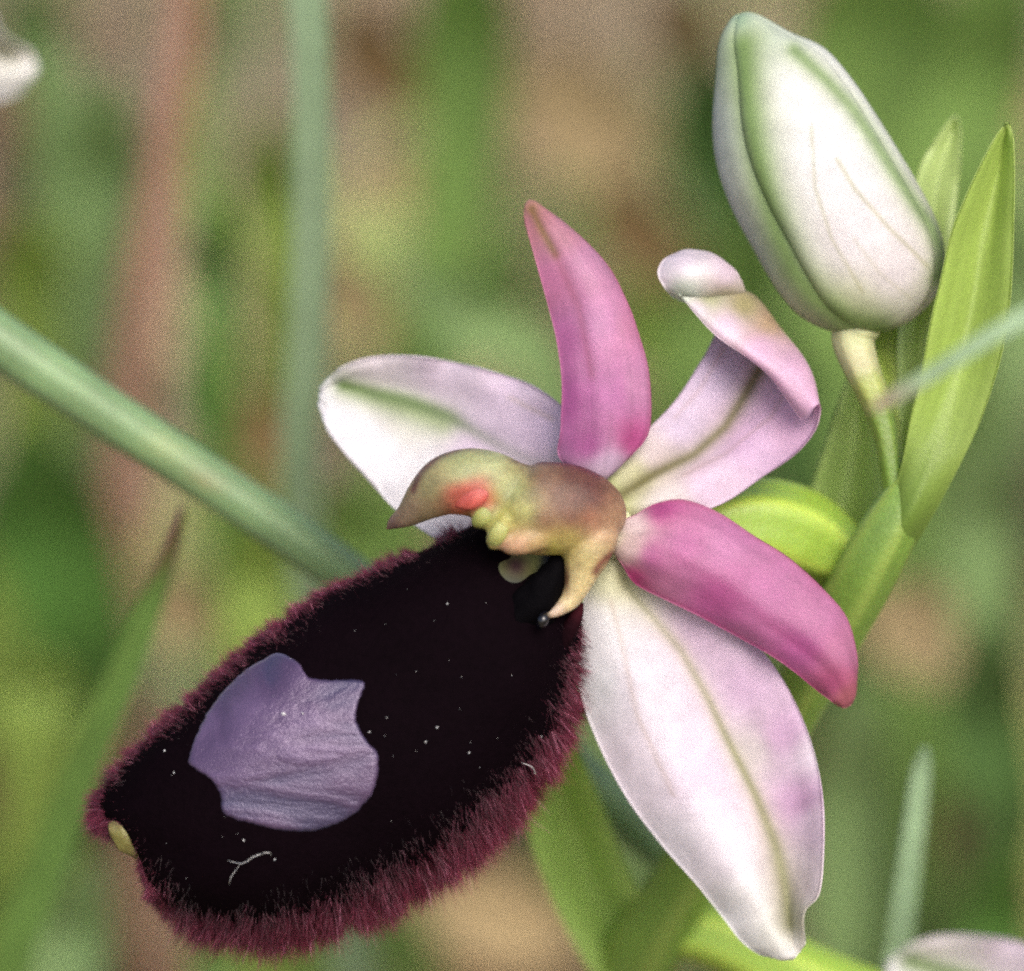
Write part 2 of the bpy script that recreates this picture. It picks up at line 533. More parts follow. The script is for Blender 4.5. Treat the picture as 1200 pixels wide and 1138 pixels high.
def hairs(name, n, parent, select, length, width, lean, colfn, label=None, mat=None):
    wt = LA * (1 + 7 * sst(0.88, 0.97, Vl))
    w = wt.ravel() / wt.sum()
    idx = rng.choice(len(w), n, p=w)
    v0 = (idx // NLU + rng.random(n) - 0.5) / (NLV - 1); u0 = ((idx % NLU) + rng.random(n) - 0.5) / (NLU - 1) * 2 - 1
    v0, u0 = np.clip(v0, 0, 1), np.clip(u0, -1, 1)
    pos = grid_at(LG, u0, v0)
    q = PX(pos)
    keep = select(u0, v0, q)
    u0, v0, pos, q = u0[keep], v0[keep], pos[keep], q[keep]
    n = len(u0)
    nor = grid_at(LN, u0, v0); tu = grid_at(LTU, u0, v0); tv = grid_at(LTV, u0, v0)
    L_ = length(u0, v0, q) * (0.65 + 0.7 * rng.random(n))
    dirv = lean(u0, v0, nor, tu, tv)
    # tufting: neighbouring hairs share a direction
    tuft = np.stack([vnoise(q[:, 0] / 14 + 50, q[:, 1] / 14 + 50, s) - 0.5 for s in (31, 32, 33)], -1)
    tuft += 0.6 * np.stack([vnoise(q[:, 0] / 5 + 50, q[:, 1] / 5 + 50, s) - 0.5 for s in (34, 35, 36)], -1)
    dirv = dirv + 1.1 * tuft + rng.normal(0, 0.12, (n, 3))
    dirv /= np.linalg.norm(dirv, axis=1, keepdims=True)
    bend = rng.normal(0, 0.22, (n, 3)) + np.array([0, 0, -0.22])
    ts = np.array([0, 0.38, 0.72, 1.0])
    wd_ = np.array([1.0, 0.9, 0.6, 0.12])
    c = pos[:, None] + dirv[:, None] * (L_[:, None] * ts)[..., None] + bend[:, None] * (L_[:, None] * ts ** 2)[..., None]
    s1 = np.cross(dirv, nor + 1e-3); s1 /= np.linalg.norm(s1, axis=1, keepdims=True) + 1e-9
    s2 = np.cross(dirv, s1)
    wv = width * (0.7 + 0.6 * rng.random(n))
    ring = []
    for k in range(3):
        a = k * 2.0944
        ring.append(math.cos(a) * s1 + math.sin(a) * s2)
    ring = np.stack(ring, 1)                                    # n,3,3
    v = c[:, :, None] + ring[:, None] * (wv[:, None] * wd_)[:, :, None, None]
    i = np.arange(n * 12).reshape(n, 4, 3); j = np.roll(i, -1, axis=2)
    f = np.stack([i[:, :-1], j[:, :-1], j[:, 1:], i[:, 1:]], -1).reshape(-1, 4)
    cc = colfn(u0, v0, q, n)
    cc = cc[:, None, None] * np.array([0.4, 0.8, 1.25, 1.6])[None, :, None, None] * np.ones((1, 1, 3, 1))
    o = build(name, v, f, mat or M_hair, parent, cc)
    tag(o, label, kind='stuff')
    return o

def lean_margin(u, v, nor, tu, tv):
    s = np.sign(u)[:, None]; a = np.abs(u)[:, None]
    e = sst(0.80, 0.95, v)[:, None]
    return nor * (0.75 - 0.45 * e) + tu * s * (0.45 + 0.45 * a) * (1 - 0.3 * e) + tv * 0.25 * (1 - e) + (RT * -0.83 - UP * 0.5) * 1.1 * e + np.array([0, 0, -0.25]) * (u[:, None] > 0)
def len_margin(u, v, q):
    up = 0.66 + 0.10 * sst(0.5, 1, v)                           # shorter fur on the upper side
    lo = 0.95 + 0.15 * sst(0.15, 0.5, v) * (1 - sst(0.75, 1, v))
    lo = lo * (1 - 0.45 * sst(0.8, 0.95, v))
    return (np.where(u < 0, up, lo) * (0.45 + 0.55 * np.maximum(sst(0.35, 0.7, np.abs(u)), sst(0.85, 1, v)))) * 1e-3
def col_margin(u, v, q, n):
    lo, hi = np.where(u < 0, 0.48, 0.34), np.where(u < 0, 0.76, 0.72)
    edge = np.clip((np.abs(u) - lo) / (hi - lo), 0, 1)
    edge = np.maximum(edge, 0.8 * sst(0.80, 0.92, v))
    r = rng.random(n)
    c = lin((26, 9, 16)) * (1 - edge[:, None]) + lin((112, 40, 62)) * edge[:, None]
    pale = (r > 0.93) * edge
    c = c * (1 - pale[:, None]) + lin((176, 110, 134)) * pale[:, None]
    return c * (0.5 + 0.9 * rng.random(n))[:, None]
def sel_margin(u, v, q):
    r = rng.random(len(u))
    a = np.abs(u) + 0.14 * (vnoise(v * 30, u * 4 + 8, 41) - 0.5)
    m = np.where(u < 0, sst(0.42, 0.70, a), sst(0.24, 0.66, a))
    m = np.maximum(m, sst(0.78, 0.92, v))
    m = m * np.where(u < 0, sst(0.05, 0.12, v), sst(0.02, 0.06, v))
    return r < m
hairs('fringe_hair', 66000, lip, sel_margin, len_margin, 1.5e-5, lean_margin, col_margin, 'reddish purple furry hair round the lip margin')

def sel_velvet(u, v, q):
    return (np.abs(u) < 0.62) & ~in_mirror(q[:, 0], q[:, 1], 1.035) & (v > 0.06)
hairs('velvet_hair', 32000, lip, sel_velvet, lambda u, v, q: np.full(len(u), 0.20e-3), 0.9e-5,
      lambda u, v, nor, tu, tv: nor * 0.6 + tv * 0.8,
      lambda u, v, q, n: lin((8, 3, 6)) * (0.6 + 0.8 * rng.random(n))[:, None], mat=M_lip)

# mirror patch, ring by ring over the lip
def make_mirror():
    pts = np.array(MIRROR, float)
    # resample + slight roughness on the outline
    dense = []
    for a, b in zip(pts, np.roll(pts, -1, axis=0)):
        k = max(2, int(np.hypot(*(b - a)) / 4))
        for t in range(k):
            dense.append(a + (b - a) * t / k)
    dense = np.array(dense)
    for _ in range(2):
        dense = 0.25 * np.roll(dense, 1, 0) + 0.5 * dense + 0.25 * np.roll(dense, -1, 0)
    dense += rng.normal(0, 0.45, dense.shape)
    c = np.array([338.0, 886.0]); m = len(dense); R = 26
    v = []
    for k in range(R, 0, -1):
        t = k / R
        for q in dense:
            p = c + (q - c) * t
            edge = 0.000015 if k == R else 0.00006 + 0.00006 * (1 - t)
            v.append(on_lip(p[0], p[1], 0.00031 + edge)[0])
    v.append(on_lip(c[0], c[1], 0.00043)[0])
    # skirt so the patch is a skin with an edge
    for q in dense:
        v.append(on_lip(q[0], q[1], 0.0001)[0])
    f = []
    for k in range(R - 1):
        for i in range(m):
            j = (i + 1) % m
            f.append((k * m + i, k * m + j, (k + 1) * m + j)); f.append((k * m + i, (k + 1) * m + j, (k + 1) * m + i))
    for i in range(m):
        j = (i + 1) % m
        f.append(((R - 1) * m + i, (R - 1) * m + j, R * m))
        s = R * m + 1
        f.append((s + i, s + j, j)); f.append((s + i, j, i))
    o = build('mirror_patch', np.array(v), f, M_mirror, lip)
    o['label'] = 'smooth shiny violet patch on the dark lip'
make_mirror()

# appendix at the tip of the lip
ax_c = lambda X, Y, A, V: anch(X, Y, [(145, 975, (110, 108, 54)), (165, 995, (84, 78, 40)), (148, 960, (112, 90, 64))])
loft('lip_tip', [(144, 952, 1.6, 4), (139, 962, 0.9, 11), (143, 976, 0.5, 15), (153, 988, 0.6, 13), (166, 997, 1.0, 10), (182, 1003, 1.6, 5)],
     ax_c, M_flesh, lip, ns=20, nv=30, noise=0.6)['label'] = 'small olive yellow nub at the lip tip'

# dust specks and fibre on the lip
def make_dust():
    v, f = [], []
    def blob(p, n, r, st=1.0):
        s1 = np.cross(n, UP); s1 /= np.linalg.norm(s1); s2 = np.cross(n, s1)
        b = len(v); a0 = rng.random() * 6.28
        e1 = math.cos(a0) * s1 + math.sin(a0) * s2; e2 = np.cross(n, e1)
        for d in (e1 * st, -e1 * st, e2, -e2, n, -n):
            v.append(p + d * r)
        for a, bb, c in ((0, 2, 4), (2, 1, 4), (1, 3, 4), (3, 0, 4), (2, 0, 5), (1, 2, 5), (3, 1, 5), (0, 3, 5)):
            f.append((b + a, b + bb, b + c))
    spec = [(498, 637, 3), (441, 654, 2), (382, 697, 2.6), (252, 789, 3), (335, 840, 4), (357, 839, 2.6), (287, 983, 2.5), (198, 885, 3),
            (208, 908, 2), (433, 858, 2), (453, 841, 1.6), (525, 711, 2), (511, 852, 2.3), (547, 880, 2), (498, 869, 2.6), (628, 860, 2.4), (322, 1004, 2)]
    for _ in range(40):
        spec.append((rng.uniform(190, 620), rng.uniform(690, 1040), rng.uniform(0.5, 0.9)))
    for x, y, r in spec:
        p, n = on_lip(x, y, 0.00042 if in_mirror(np.array([x]), np.array([y]))[0] else 0.00030)
        if n @ FW < -0.55:
            blob(p, n, r * S * 0.5, rng.uniform(1, 2.0))
    def fibre(pts, r):
        q = cr(np.array(pts, float), np.linspace(0, 1, 24))
        ps = np.array([on_lip(x, y, 0.00045 + 0.0003 * math.sin(math.pi * i / 23))[0] for i, (x, y) in enumerate(q)])
        b = len(v)
        for i, p in enumerate(ps):
            w = r * (1 - 0.8 * abs(i / 11.5 - 1) ** 3)
            for k in range(3):
                v.append(p + w * (math.cos(k * 2.094) * UP + math.sin(k * 2.094) * RT))
        for i in range(23):
            for k in range(3):
                a, c = b + i * 3 + k, b + i * 3 + (k + 1) % 3
                f.append((a, c, c + 3)); f.append((a, c + 3, a + 3))
    fibre([(270, 1004), (286, 1005), (300, 997), (315, 993), (319, 999)], 1.5e-5)
    fibre([(272, 1030), (275, 1018), (284, 1007)], 0.9e-5)
    fibre([(602, 888), (608, 889), (612, 896), (615, 899)], 1.8e-5)
    vv = np.array(v)
    o = build('pollen_dust', vv, f, M_dust, lip, np.full((len(vv), 3), 0.75), smooth=False)
    tag(o, kind='stuff')
make_dust()

# cavity and dark shoulders where the lip joins the column
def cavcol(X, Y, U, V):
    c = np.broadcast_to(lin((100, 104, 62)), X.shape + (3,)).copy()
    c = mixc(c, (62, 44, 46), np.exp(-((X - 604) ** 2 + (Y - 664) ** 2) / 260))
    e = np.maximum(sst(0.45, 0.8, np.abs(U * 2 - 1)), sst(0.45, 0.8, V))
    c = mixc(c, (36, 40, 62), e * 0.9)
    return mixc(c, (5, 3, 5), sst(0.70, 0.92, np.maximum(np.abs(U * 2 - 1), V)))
def lip_depth(x, y):
    hit = lip_bvh.ray_cast(Vector(CAM), Vector(P(x, y, 0.0) - CAM).normalized())[0]
    return PX(np.array(hit))[2] if hit else 0.6
CAVR = [[(564, 620), (605, 622), (652, 640)], [(566, 642), (606, 650), (652, 656)], [(572, 662), (604, 670), (642, 672)], [(582, 684), (602, 688), (622, 688)], [(594, 696), (602, 698), (610, 697)]]
petal('cavity', [[(x, y, lip_depth(x, y) - (0.42 if k == 1 and r < 3 else 0.20)) for k, (x, y) in enumerate(row)] for r, row in enumerate(CAVR)],
      cavcol, M_matte, lip, 40, 40, 0.00016, 0)
bk = const((5, 4, 6), 0.3)
loft('shoulder', [(655, 650, 0.0, 4), (652, 663, -0.5, 12), (643, 682, -0.5, 20), (630, 702, -0.2, 27), (614, 726, 0.1, 26), (602, 748, 0.4, 18), (592, 766, 0.9, 6)],
     bk, M_gloss, lip, ns=24, nv=40, noise=0.3)
loft('eye', [(640, 717, -1.0, 2), (638, 721, -1.25, 5), (636, 727, -1.35, 7), (633, 733, -1.2, 5), (631, 737, -0.9, 2)], const((10, 10, 16)), M_bead, lip, ns=24, nv=24)['label'] = 'small glossy black bead beside the lip base'
def sidec(X, Y, A, V):
    return anch(X, Y, [(676, 714, (46, 16, 22)), (655, 740, (10, 4, 7)), (668, 735, (24, 8, 13)), (640, 770, (8, 3, 6))])
loft('side_lobe', [(681, 707, 0.6, 3), (677, 718, 0.4, 7), (669, 734, 0.4, 10), (658, 752, 0.6, 10), (646, 770, 1.0, 8), (636, 786, 1.5, 4)],
     sidec, M_lip, lip, ns=20, nv=30)

# --- column ------------------------------------------------------------
CA = [(455, 617, (132, 104, 100)), (480, 600, (150, 130, 108)), (505, 570, (150, 145, 100)), (545, 545, (164, 172, 118)), (575, 540, (168, 176, 125)),
      (600, 575, (160, 168, 108)), (615, 600, (168, 170, 100)), (640, 560, (120, 92, 72)), (670, 560, (98, 60, 50)), (695, 585, (104, 58, 48)), (690, 570, (92, 50, 46)), (655, 575, (114, 80, 62)), (675, 585, (106, 66, 54)),
      (660, 595, (126, 86, 66)), (640, 608, (138, 102, 74)), (690, 606, (140, 90, 70)), (670, 606, (128, 84, 66)), (700, 615, (176, 130, 104)), (668, 634, (198, 182, 104)), (630, 640, (188, 160, 110)),
      (602, 640, (205, 170, 130)), (650, 645, (196, 188, 92)), (520, 595, (150, 118, 88)), (500, 605, (152, 136, 104)), (705, 625, (206, 176, 140))]
def colcol(X, Y, A, V):
    c = anch(X, Y, CA)
    top = [(484, 575), (492, 553), (515, 533), (543, 524), (572, 527), (594, 539), (617, 541), (645, 540), (674, 546), (699, 561), (713, 582)]
    d = pdist(X, Y, top)
    c = mixc(c, (92, 42, 50), np.exp(-(d / 4.5) ** 2) * 0.85 * np.clip(1 - np.exp(-((X - 580) / 28) ** 2), 0, 1))
    return c * (1 + 0.35 * (vnoise(X / 3.2, Y / 3.2, 61) - 0.5))[..., None]
def fuse(pieces, voxel, smooth_it):
    """melt several closed lofts into one skin: voxel remesh, then smooth"""
    vs, fs, b = [], [], 0
    for o in pieces:
        n = len(o.data.vertices); a = np.empty(n * 3, np.float32); o.data.vertices.foreach_get('co', a)
        vs.append(a.reshape(-1, 3) + np.array(origin(o), np.float32))
        fs.append(np.array([list(p.vertices) for p in o.data.polygons]) + b); b += n
        me = o.data; bpy.data.objects.remove(o); bpy.data.meshes.remove(me)
    t = build('tmp', np.concatenate(vs), np.concatenate(fs), M_flesh)
    m = t.modifiers.new('r', 'REMESH'); m.mode = 'VOXEL'; m.voxel_size = voxel
    m2 = t.modifiers.new('s', 'SMOOTH'); m2.factor = 0.5; m2.iterations = smooth_it
    dg = bpy.context.evaluated_depsgraph_get()
    me = bpy.data.meshes.new_from_object(t.evaluated_get(dg))
    n = len(me.vertices); a = np.empty(n * 3, np.float32); me.vertices.foreach_get('co', a)
    f = np.array([list(p.vertices) for p in me.polygons])
    md = t.data; bpy.data.objects.remove(t); bpy.data.meshes.remove(md); bpy.data.meshes.remove(me)
    return a.reshape(-1, 3).astype(float), f

CPIECES = [
  [(452, 621, 0.2, 1.5), (461, 613, 0.0, 8), (478, 603, -0.4, 15), (500, 584, -0.8, 27), (522, 570, -1.0, 36), (548, 565, -1.1, 40), (572, 570, -1.0, 42),
   (592, 582, -0.8, 45), (615, 594, -0.8, 53), (645, 596, -0.8, 55), (672, 596, -0.6, 51), (694, 600, -0.3, 43), (708, 606, 0.2, 31), (717, 612, 0.8, 14), (720, 614, 1.2, 2)],
  [(655, 612, -1.4, 12), (640, 622, -1.7, 17), (622, 631, -1.9, 17), (606, 637, -1.9, 14), (595, 638, -1.7, 11), (588, 636, -1.5, 4)],
  [(680, 590, -0.2, 20), (690, 620, -0.5, 34), (688, 645, -0.6, 30), (682, 668, -0.5, 22), (675, 690, -0.4, 15), (667, 704, -0.4, 12), (654, 715, -0.6, 8), (642, 722, -0.8, 4)],
  [(590, 570, -1.2, 8), (582, 588, -1.7, 13), (570, 602, -1.8, 14), (561, 610, -1.7, 11), (555, 615, -1.5, 4)],
  [(604, 590, -1.3, 8), (594, 606, -1.9, 13), (586, 622, -2.0, 13), (580, 634, -1.8, 11), (576, 642, -1.5, 4)]]
pieces = [loft('tmp', r, const((100, 100, 100)), M_flesh, None, ns=36, nv=70) for r in CPIECES]
bpy.context.view_layer.update()
cv, cf = fuse(pieces, 0.00011, 5)
cq = PX(cv)
def colcol2(X, Y):
    c = anch(X, Y, CA + [(690, 650, (214, 202, 138)), (680, 680, (224, 208, 152)), (668, 702, (222, 204, 152)), (650, 714, (196, 176, 156)), (698, 645, (212, 190, 140)),
                         (562, 606, (168, 170, 88)), (575, 600, (160, 166, 84)), (583, 626, (190, 188, 96)), (592, 608, (176, 176, 80)), (578, 640, (200, 196, 120)), (606, 640, (212, 168, 138)), (590, 640, (216, 160, 140))])
    top = [(484, 575), (492, 553), (515, 533), (543, 524), (572, 527), (594, 539), (617, 541), (645, 540), (674, 544), (702, 557)]
    d = pdist(X, Y, top)
    c = mixc(c, (92, 42, 50), np.exp(-(d / 4.5) ** 2) * 0.85 * np.clip(1 - np.exp(-((X - 580) / 28) ** 2), 0, 1))
    rd = np.exp(-(((X - 551) * 0.9 + (Y - 583) * -0.35) / 27) ** 4 - (((Y - 583) * 0.95 + (X - 551) * 0.3) / 21) ** 4)
    c = mixc(c, (198, 92, 80), rd * 0.96)
    c = mixc(c, (110, 36, 36), np.exp(-((X - 664) ** 2 / 12 + (Y - 678) ** 2 / 260)) * 0.8)
    c = mixc(c, (112, 38, 40), np.exp(-(pdist(X, Y, [(716, 650), (704, 660), (698, 670)]) / 5) ** 2) * 0.85)
    c = c * (1 + 0.3 * (vnoise(X / 3.2, Y / 3.2, 61) - 0.5) + 0.25 * (vnoise(X / 11, Y / 11, 62) - 0.5))[..., None]
    return c * np.array([0.66, 0.64, 0.64])
column = build('column', cv, cf, M_flesh, orchid, colcol2(cq[:, 0], cq[:, 1]))
column['label'] = 'olive and brown beaked column with red anther'
def on_surf(rows, off):
    bv = BVHTree.FromPolygons([Vector(p) for p in cv], [list(q) for q in cf])
    out = []
    for x, y, r in rows:
        d = Vector(P(x, y, 0.0) - CAM).normalized()
        hit = bv.ray_cast(Vector(CAM), d)[0]
        dd = PX(np.array(hit))[2] if hit else 0
        out.append((x, y, dd + off, r, r * 0.45))
    return out
loft('anther', on_surf([(531, 591, 3), (538, 588, 9), (546, 585, 13), (554, 582, 14), (563, 578, 12), (570, 575, 8), (575, 573, 3)], 0.12),
     lambda X, Y, A, V: mixc(np.broadcast_to(lin((176, 84, 74)), X.shape + (3,)), (160, 66, 60), vnoise(X / 6, Y / 6, 9)), M_flesh, column, ns=24, nv=30)['label'] = 'coral red anther pocket'
loft('pollen_stalk', on_surf([(578, 592, 4), (571, 600, 9), (564, 607, 10), (558, 612, 7), (555, 615, 3)], 0.12), const((146, 150, 82), 0.3), M_flesh, column, ns=20, nv=24)
loft('pollen_stalk', on_surf([(594, 606, 4), (588, 617, 9), (583, 627, 10), (579, 635, 8), (577, 640, 3)], 0.12), const((152, 154, 88), 0.3), M_flesh, column, ns=20, nv=24)

# --- petals (pink) -----------------------------------------------------
def pink_up(X, Y, U, V):
    c = anch(X, Y, [(705, 556, (215, 186, 215)), (715, 545, (206, 176, 209)), (690, 520, (182, 93, 162)), (740, 515, (186, 78, 145)), (670, 470, (182, 96, 164)), (715, 460, (197, 120, 182)),
                    (745, 450, (204, 139, 186)), (665, 400, (191, 109, 170)), (705, 380, (208, 143, 194)), (735, 380, (210, 139, 182)), (650, 330, (199, 122, 168)), (690, 310, (206, 146, 186)),
                    (628, 262, (184, 120, 137)), (660, 270, (199, 139, 162)), (620, 240, (206, 150, 140))])
    c = mixc(c, (128, 100, 40), np.exp(-(pdist(X, Y, [(624, 248), (636, 272), (652, 300)]) / 5.5) ** 2) * 0.8)
    c = mixc(c, (163, 85, 109), np.exp(-(pdist(X, Y, [(652, 300), (680, 360), (694, 440)]) / 5) ** 2) * 0.35)
    e = np.exp(-((1 - U) / 0.035) ** 2) + 0.6 * np.exp(-(U / 0.03) ** 2)
    c = mixc(c, (159, 52, 109), np.clip(e, 0, 1) * 0.65)
    st = (vnoise(U * 22 + 3, V * 3, 71) - 0.5)
    return c * np.array([0.76, 0.78, 0.72]) * (1 + 0.18 * st)[..., None]
petal('petal', [[(692, 556, 1.0), (703, 561, 0.8), (714, 554, 1.0)],
    [(656, 537, 0.7), (704, 548, 0.1), (738, 535, 0.9)],
    [(657, 500, 0.6), (710, 500, -0.6), (761, 504, 1.0)],
    [(658, 445, 0.6), (708, 440, -0.9), (761, 440, 1.0)],
    [(651, 393, 0.8), (700, 383, -0.7), (748, 390, 1.0)],
    [(639, 346, 1.1), (688, 330, -0.3), (732, 347, 1.1)],
    [(627, 304, 1.5), (668, 289, 0.5), (707, 305, 1.5)],
    [(616, 264, 2.0), (643, 260, 1.3), (668, 267, 2.0)],
    [(614, 248, 2.3), (625, 242, 2.0), (640, 248, 2.3)],
    [(617, 238, 2.5), (621, 236, 2.5), (626, 239, 2.5)]], pink_up, M_petal, orchid, 56, 120, 0.00032, 0.4, 5, 0.42)['label'] = 'magenta pink upright side petal'
def pink_lo(X, Y, U, V):
    c = anch(X, Y, [(722, 630, (226, 214, 190)), (738, 640, (220, 190, 196)), (742, 618, (230, 205, 214)), (775, 600, (193, 85, 154)), (765, 650, (191, 102, 162)), (742, 675, (159, 46, 107)), (800, 640, (197, 113, 172)),
                    (850, 640, (206, 133, 186)), (840, 700, (187, 91, 156)), (900, 690, (199, 120, 176)), (940, 760, (184, 93, 158)), (960, 720, (204, 130, 180)), (990, 760, (204, 130, 174)), (990, 815, (193, 111, 129)), (975, 800, (186, 89, 139))])
    c = mixc(c, (169, 65, 131), np.exp(-(pdist(X, Y, [(790, 650), (870, 700), (950, 770)]) / 6) ** 2) * 0.25)
    e = np.exp(-((1 - U) / 0.045) ** 2) + np.exp(-(U / 0.03) ** 2)
    c = mixc(c, (161, 46, 107), np.clip(e, 0, 1) * 0.6)
    return c * np.array([0.76, 0.78, 0.72]) * (1 + 0.16 * (vnoise(U * 20 + 3, V * 3, 72) - 0.5))[..., None]
petal('petal', [[(716, 614, 0.7), (718, 630, 0.4), (720, 648, 0.7)],
    [(742, 604, 0.7), (738, 640, -0.2), (730, 664, 0.7)],
    [(770, 590, 0.8), (765, 640, -0.7), (744, 684, 0.7)],
    [(802, 586, 0.8), (795, 650, -1.0), (776, 701, 0.7)],
    [(842, 601, 0.9), (832, 665, -1.1), (815, 720, 0.7)],
    [(882, 627, 0.9), (872, 690, -1.1), (855, 741, 0.7)],
    [(925, 654, 0.9), (912, 718, -1.0), (893, 762, 0.7)],
    [(964, 690, 0.9), (947, 745, -0.8), (925, 783, 0.8)],
    [(992, 724, 1.0), (974, 770, -0.4), (950, 803, 0.9)],
    [(1004, 768, 1.2), (990, 797, 0.3), (968, 817, 1.1)],
    [(1003, 802, 1.4), (995, 816, 1.0), (980, 826, 1.3)],
    [(999, 824, 1.5), (993, 827, 1.4), (986, 829, 1.5)]], pink_lo, M_petal, orchid, 56, 120, 0.00032, 0.4, 6, 0.42)['label'] = 'magenta pink lower side petal'

# --- sepals (pale) -----------------------------------------------------
def sep_left(X, Y, U, V):
    c = anch(X, Y, [(390, 480, (236, 234, 240)), (440, 540, (238, 236, 242)), (440, 425, (236, 226, 232)), (520, 435, (226, 210, 226)), (600, 460, (226, 208, 228)), (640, 500, (222, 202, 226)), (560, 530, (214, 196, 218)),
                    (480, 500, (222, 220, 214)), (500, 560, (230, 228, 232)), (710, 580, (190, 200, 130))])
    c = mixc(c, (146, 168, 104), np.exp(-(pdist(X, Y, [(405, 453), (440, 466), (485, 480), (520, 496)]) / 20) ** 2) * 0.8)
    c = mixc(c, (92, 122, 56), np.exp(-(pdist(X, Y, [(400, 449), (434, 460), (478, 471), (526, 487), (570, 513), (640, 550)]) / 9) ** 2) * 0.85 * (0.3 + 0.7 * sst(640, 470, X)))
    c = mixc(c, (196, 180, 160), np.exp(-(pdist(X, Y, [(600, 465), (650, 490)]) / 3) ** 2) * 0.4)
    return c * 0.85
petal('sepal', [[(705, 562, 1.8), (708, 582, 2.2), (705, 600, 1.8)],
    [(670, 490, 2.6), (662, 562, 3.0), (640, 632, 2.8)],
    [(626, 453, 3.2), (602, 538, 3.9), (560, 652, 3.2)],
    [(572, 434, 3.6), (545, 502, 4.5), (508, 630, 3.6)],
    [(520, 422, 3.9), (493, 482, 4.9), (462, 596, 3.8)],
    [(470, 417, 4.2), (447, 467, 5.2), (432, 562, 4.1)],
    [(430, 420, 4.4), (413, 457, 5.2), (402, 529, 4.3)],
    [(400, 431, 4.6), (393, 457, 5.1), (384, 504, 4.5)],
    [(384, 444, 4.8), (381, 460, 5.0), (376, 482, 4.7)],
    [(376, 456, 4.9), (375, 463, 5.0), (374, 471, 4.9)]], sep_left, M_petal, orchid, 56, 110, 0.0004, 0.5, 8)['label'] = 'white sepal with green stripe behind the column'

def sep_low(X, Y, U, V):
    c = anch(X, Y, [(715, 670, (214, 214, 176)), (690, 740, (228, 226, 230)), (700, 800, (236, 236, 240)), (750, 800, (230, 222, 232)), (760, 900, (234, 224, 234)), (820, 900, (230, 214, 230)), (790, 990, (238, 232, 240)),
                    (850, 1000, (236, 228, 236)), (860, 1060, (242, 240, 242)), (900, 1105, (240, 240, 240)), (830, 740, (222, 196, 220)), (880, 800, (224, 194, 222)), (920, 860, (226, 190, 222)), (940, 940, (222, 182, 216)),
                    (955, 880, (236, 222, 234)), (958, 960, (234, 214, 230)), (950, 1030, (236, 222, 230)), (940, 1085, (236, 232, 230)), (880, 880, (218, 208, 208))])
    mid = [(725, 672), (742, 698), (797, 761), (830, 820), (847, 857), (885, 933), (908, 990), (920, 1040), (926, 1082)]
    w = 5 + 9 * sst(880, 1060, Y)
    d = pdist(X, Y, mid)
    c = mixc(c, (196, 192, 150), np.exp(-(d / (w * 2.4)) ** 2) * 0.4)
    c = mixc(c, (132, 136, 66), np.exp(-(d / w) ** 2) * (0.35 + 0.4 * sst(720, 900, Y)))
    c = mixc(c, (190, 168, 150), np.exp(-(pdist(X, Y, [(715, 705), (727, 750), (748, 840), (790, 930)]) / 3) ** 2) * 0.4)
    return c * 0.85
petal('sepal', [[(705, 652, 1.5), (716, 655, 1.3), (728, 658, 1.2), (738, 660, 1.3), (748, 662, 1.5)],
    [(685, 700, 1.6), (712, 698, 1.2), (742, 698, 1.7), (775, 694, 1.3), (805, 694, 1.8)],
    [(675, 750, 1.9), (720, 748, 1.2), (778, 738, 2.0), (822, 726, 1.6), (862, 732, 1.9)],
    [(679, 805, 2.3), (740, 800, 1.2), (812, 788, 2.3), (865, 770, 1.8), (905, 778, 1.8)],
    [(700, 868, 2.5), (765, 860, 1.3), (842, 845, 2.5), (897, 826, 1.9), (933, 826, 1.6)],
    [(735, 935, 2.7), (800, 920, 1.3), (870, 898, 2.7), (922, 882, 2.0), (954, 882, 1.2)],
    [(776, 990, 2.7), (832, 975, 1.4), (892, 950, 2.9), (938, 937, 2.1), (964, 938, 0.8)],
    [(818, 1038, 2.6), (865, 1025, 1.5), (910, 1002, 3.1), (945, 992, 2.0), (965, 995, 0.4)],
    [(848, 1076, 2.5), (890, 1062, 1.7), (921, 1046, 3.2), (944, 1038, 1.9), (960, 1046, 0.2)],
    [(868, 1102, 2.4), (900, 1090, 1.8), (924, 1076, 2.9), (937, 1068, 1.9), (944, 1066, 0.6)],
    [(888, 1117, 2.3), (912, 1110, 1.9), (928, 1099, 2.5), (937, 1090, 1.9), (941, 1084, 0.9)],
    [(906, 1123, 2.2), (918, 1120, 2.0), (930, 1113, 2.2), (938, 1106, 1.9), (944, 1100, 1.4)],
    [(922, 1124, 2.2), (930, 1122, 2.1), (936, 1117, 2.1), (940, 1112, 2.0), (943, 1108, 1.8)]], sep_low, M_petal, orchid, 72, 130, 0.00032, 0.35, 9, 0.65)['label'] = 'long pale pink and white sepal hanging below the pink petal'

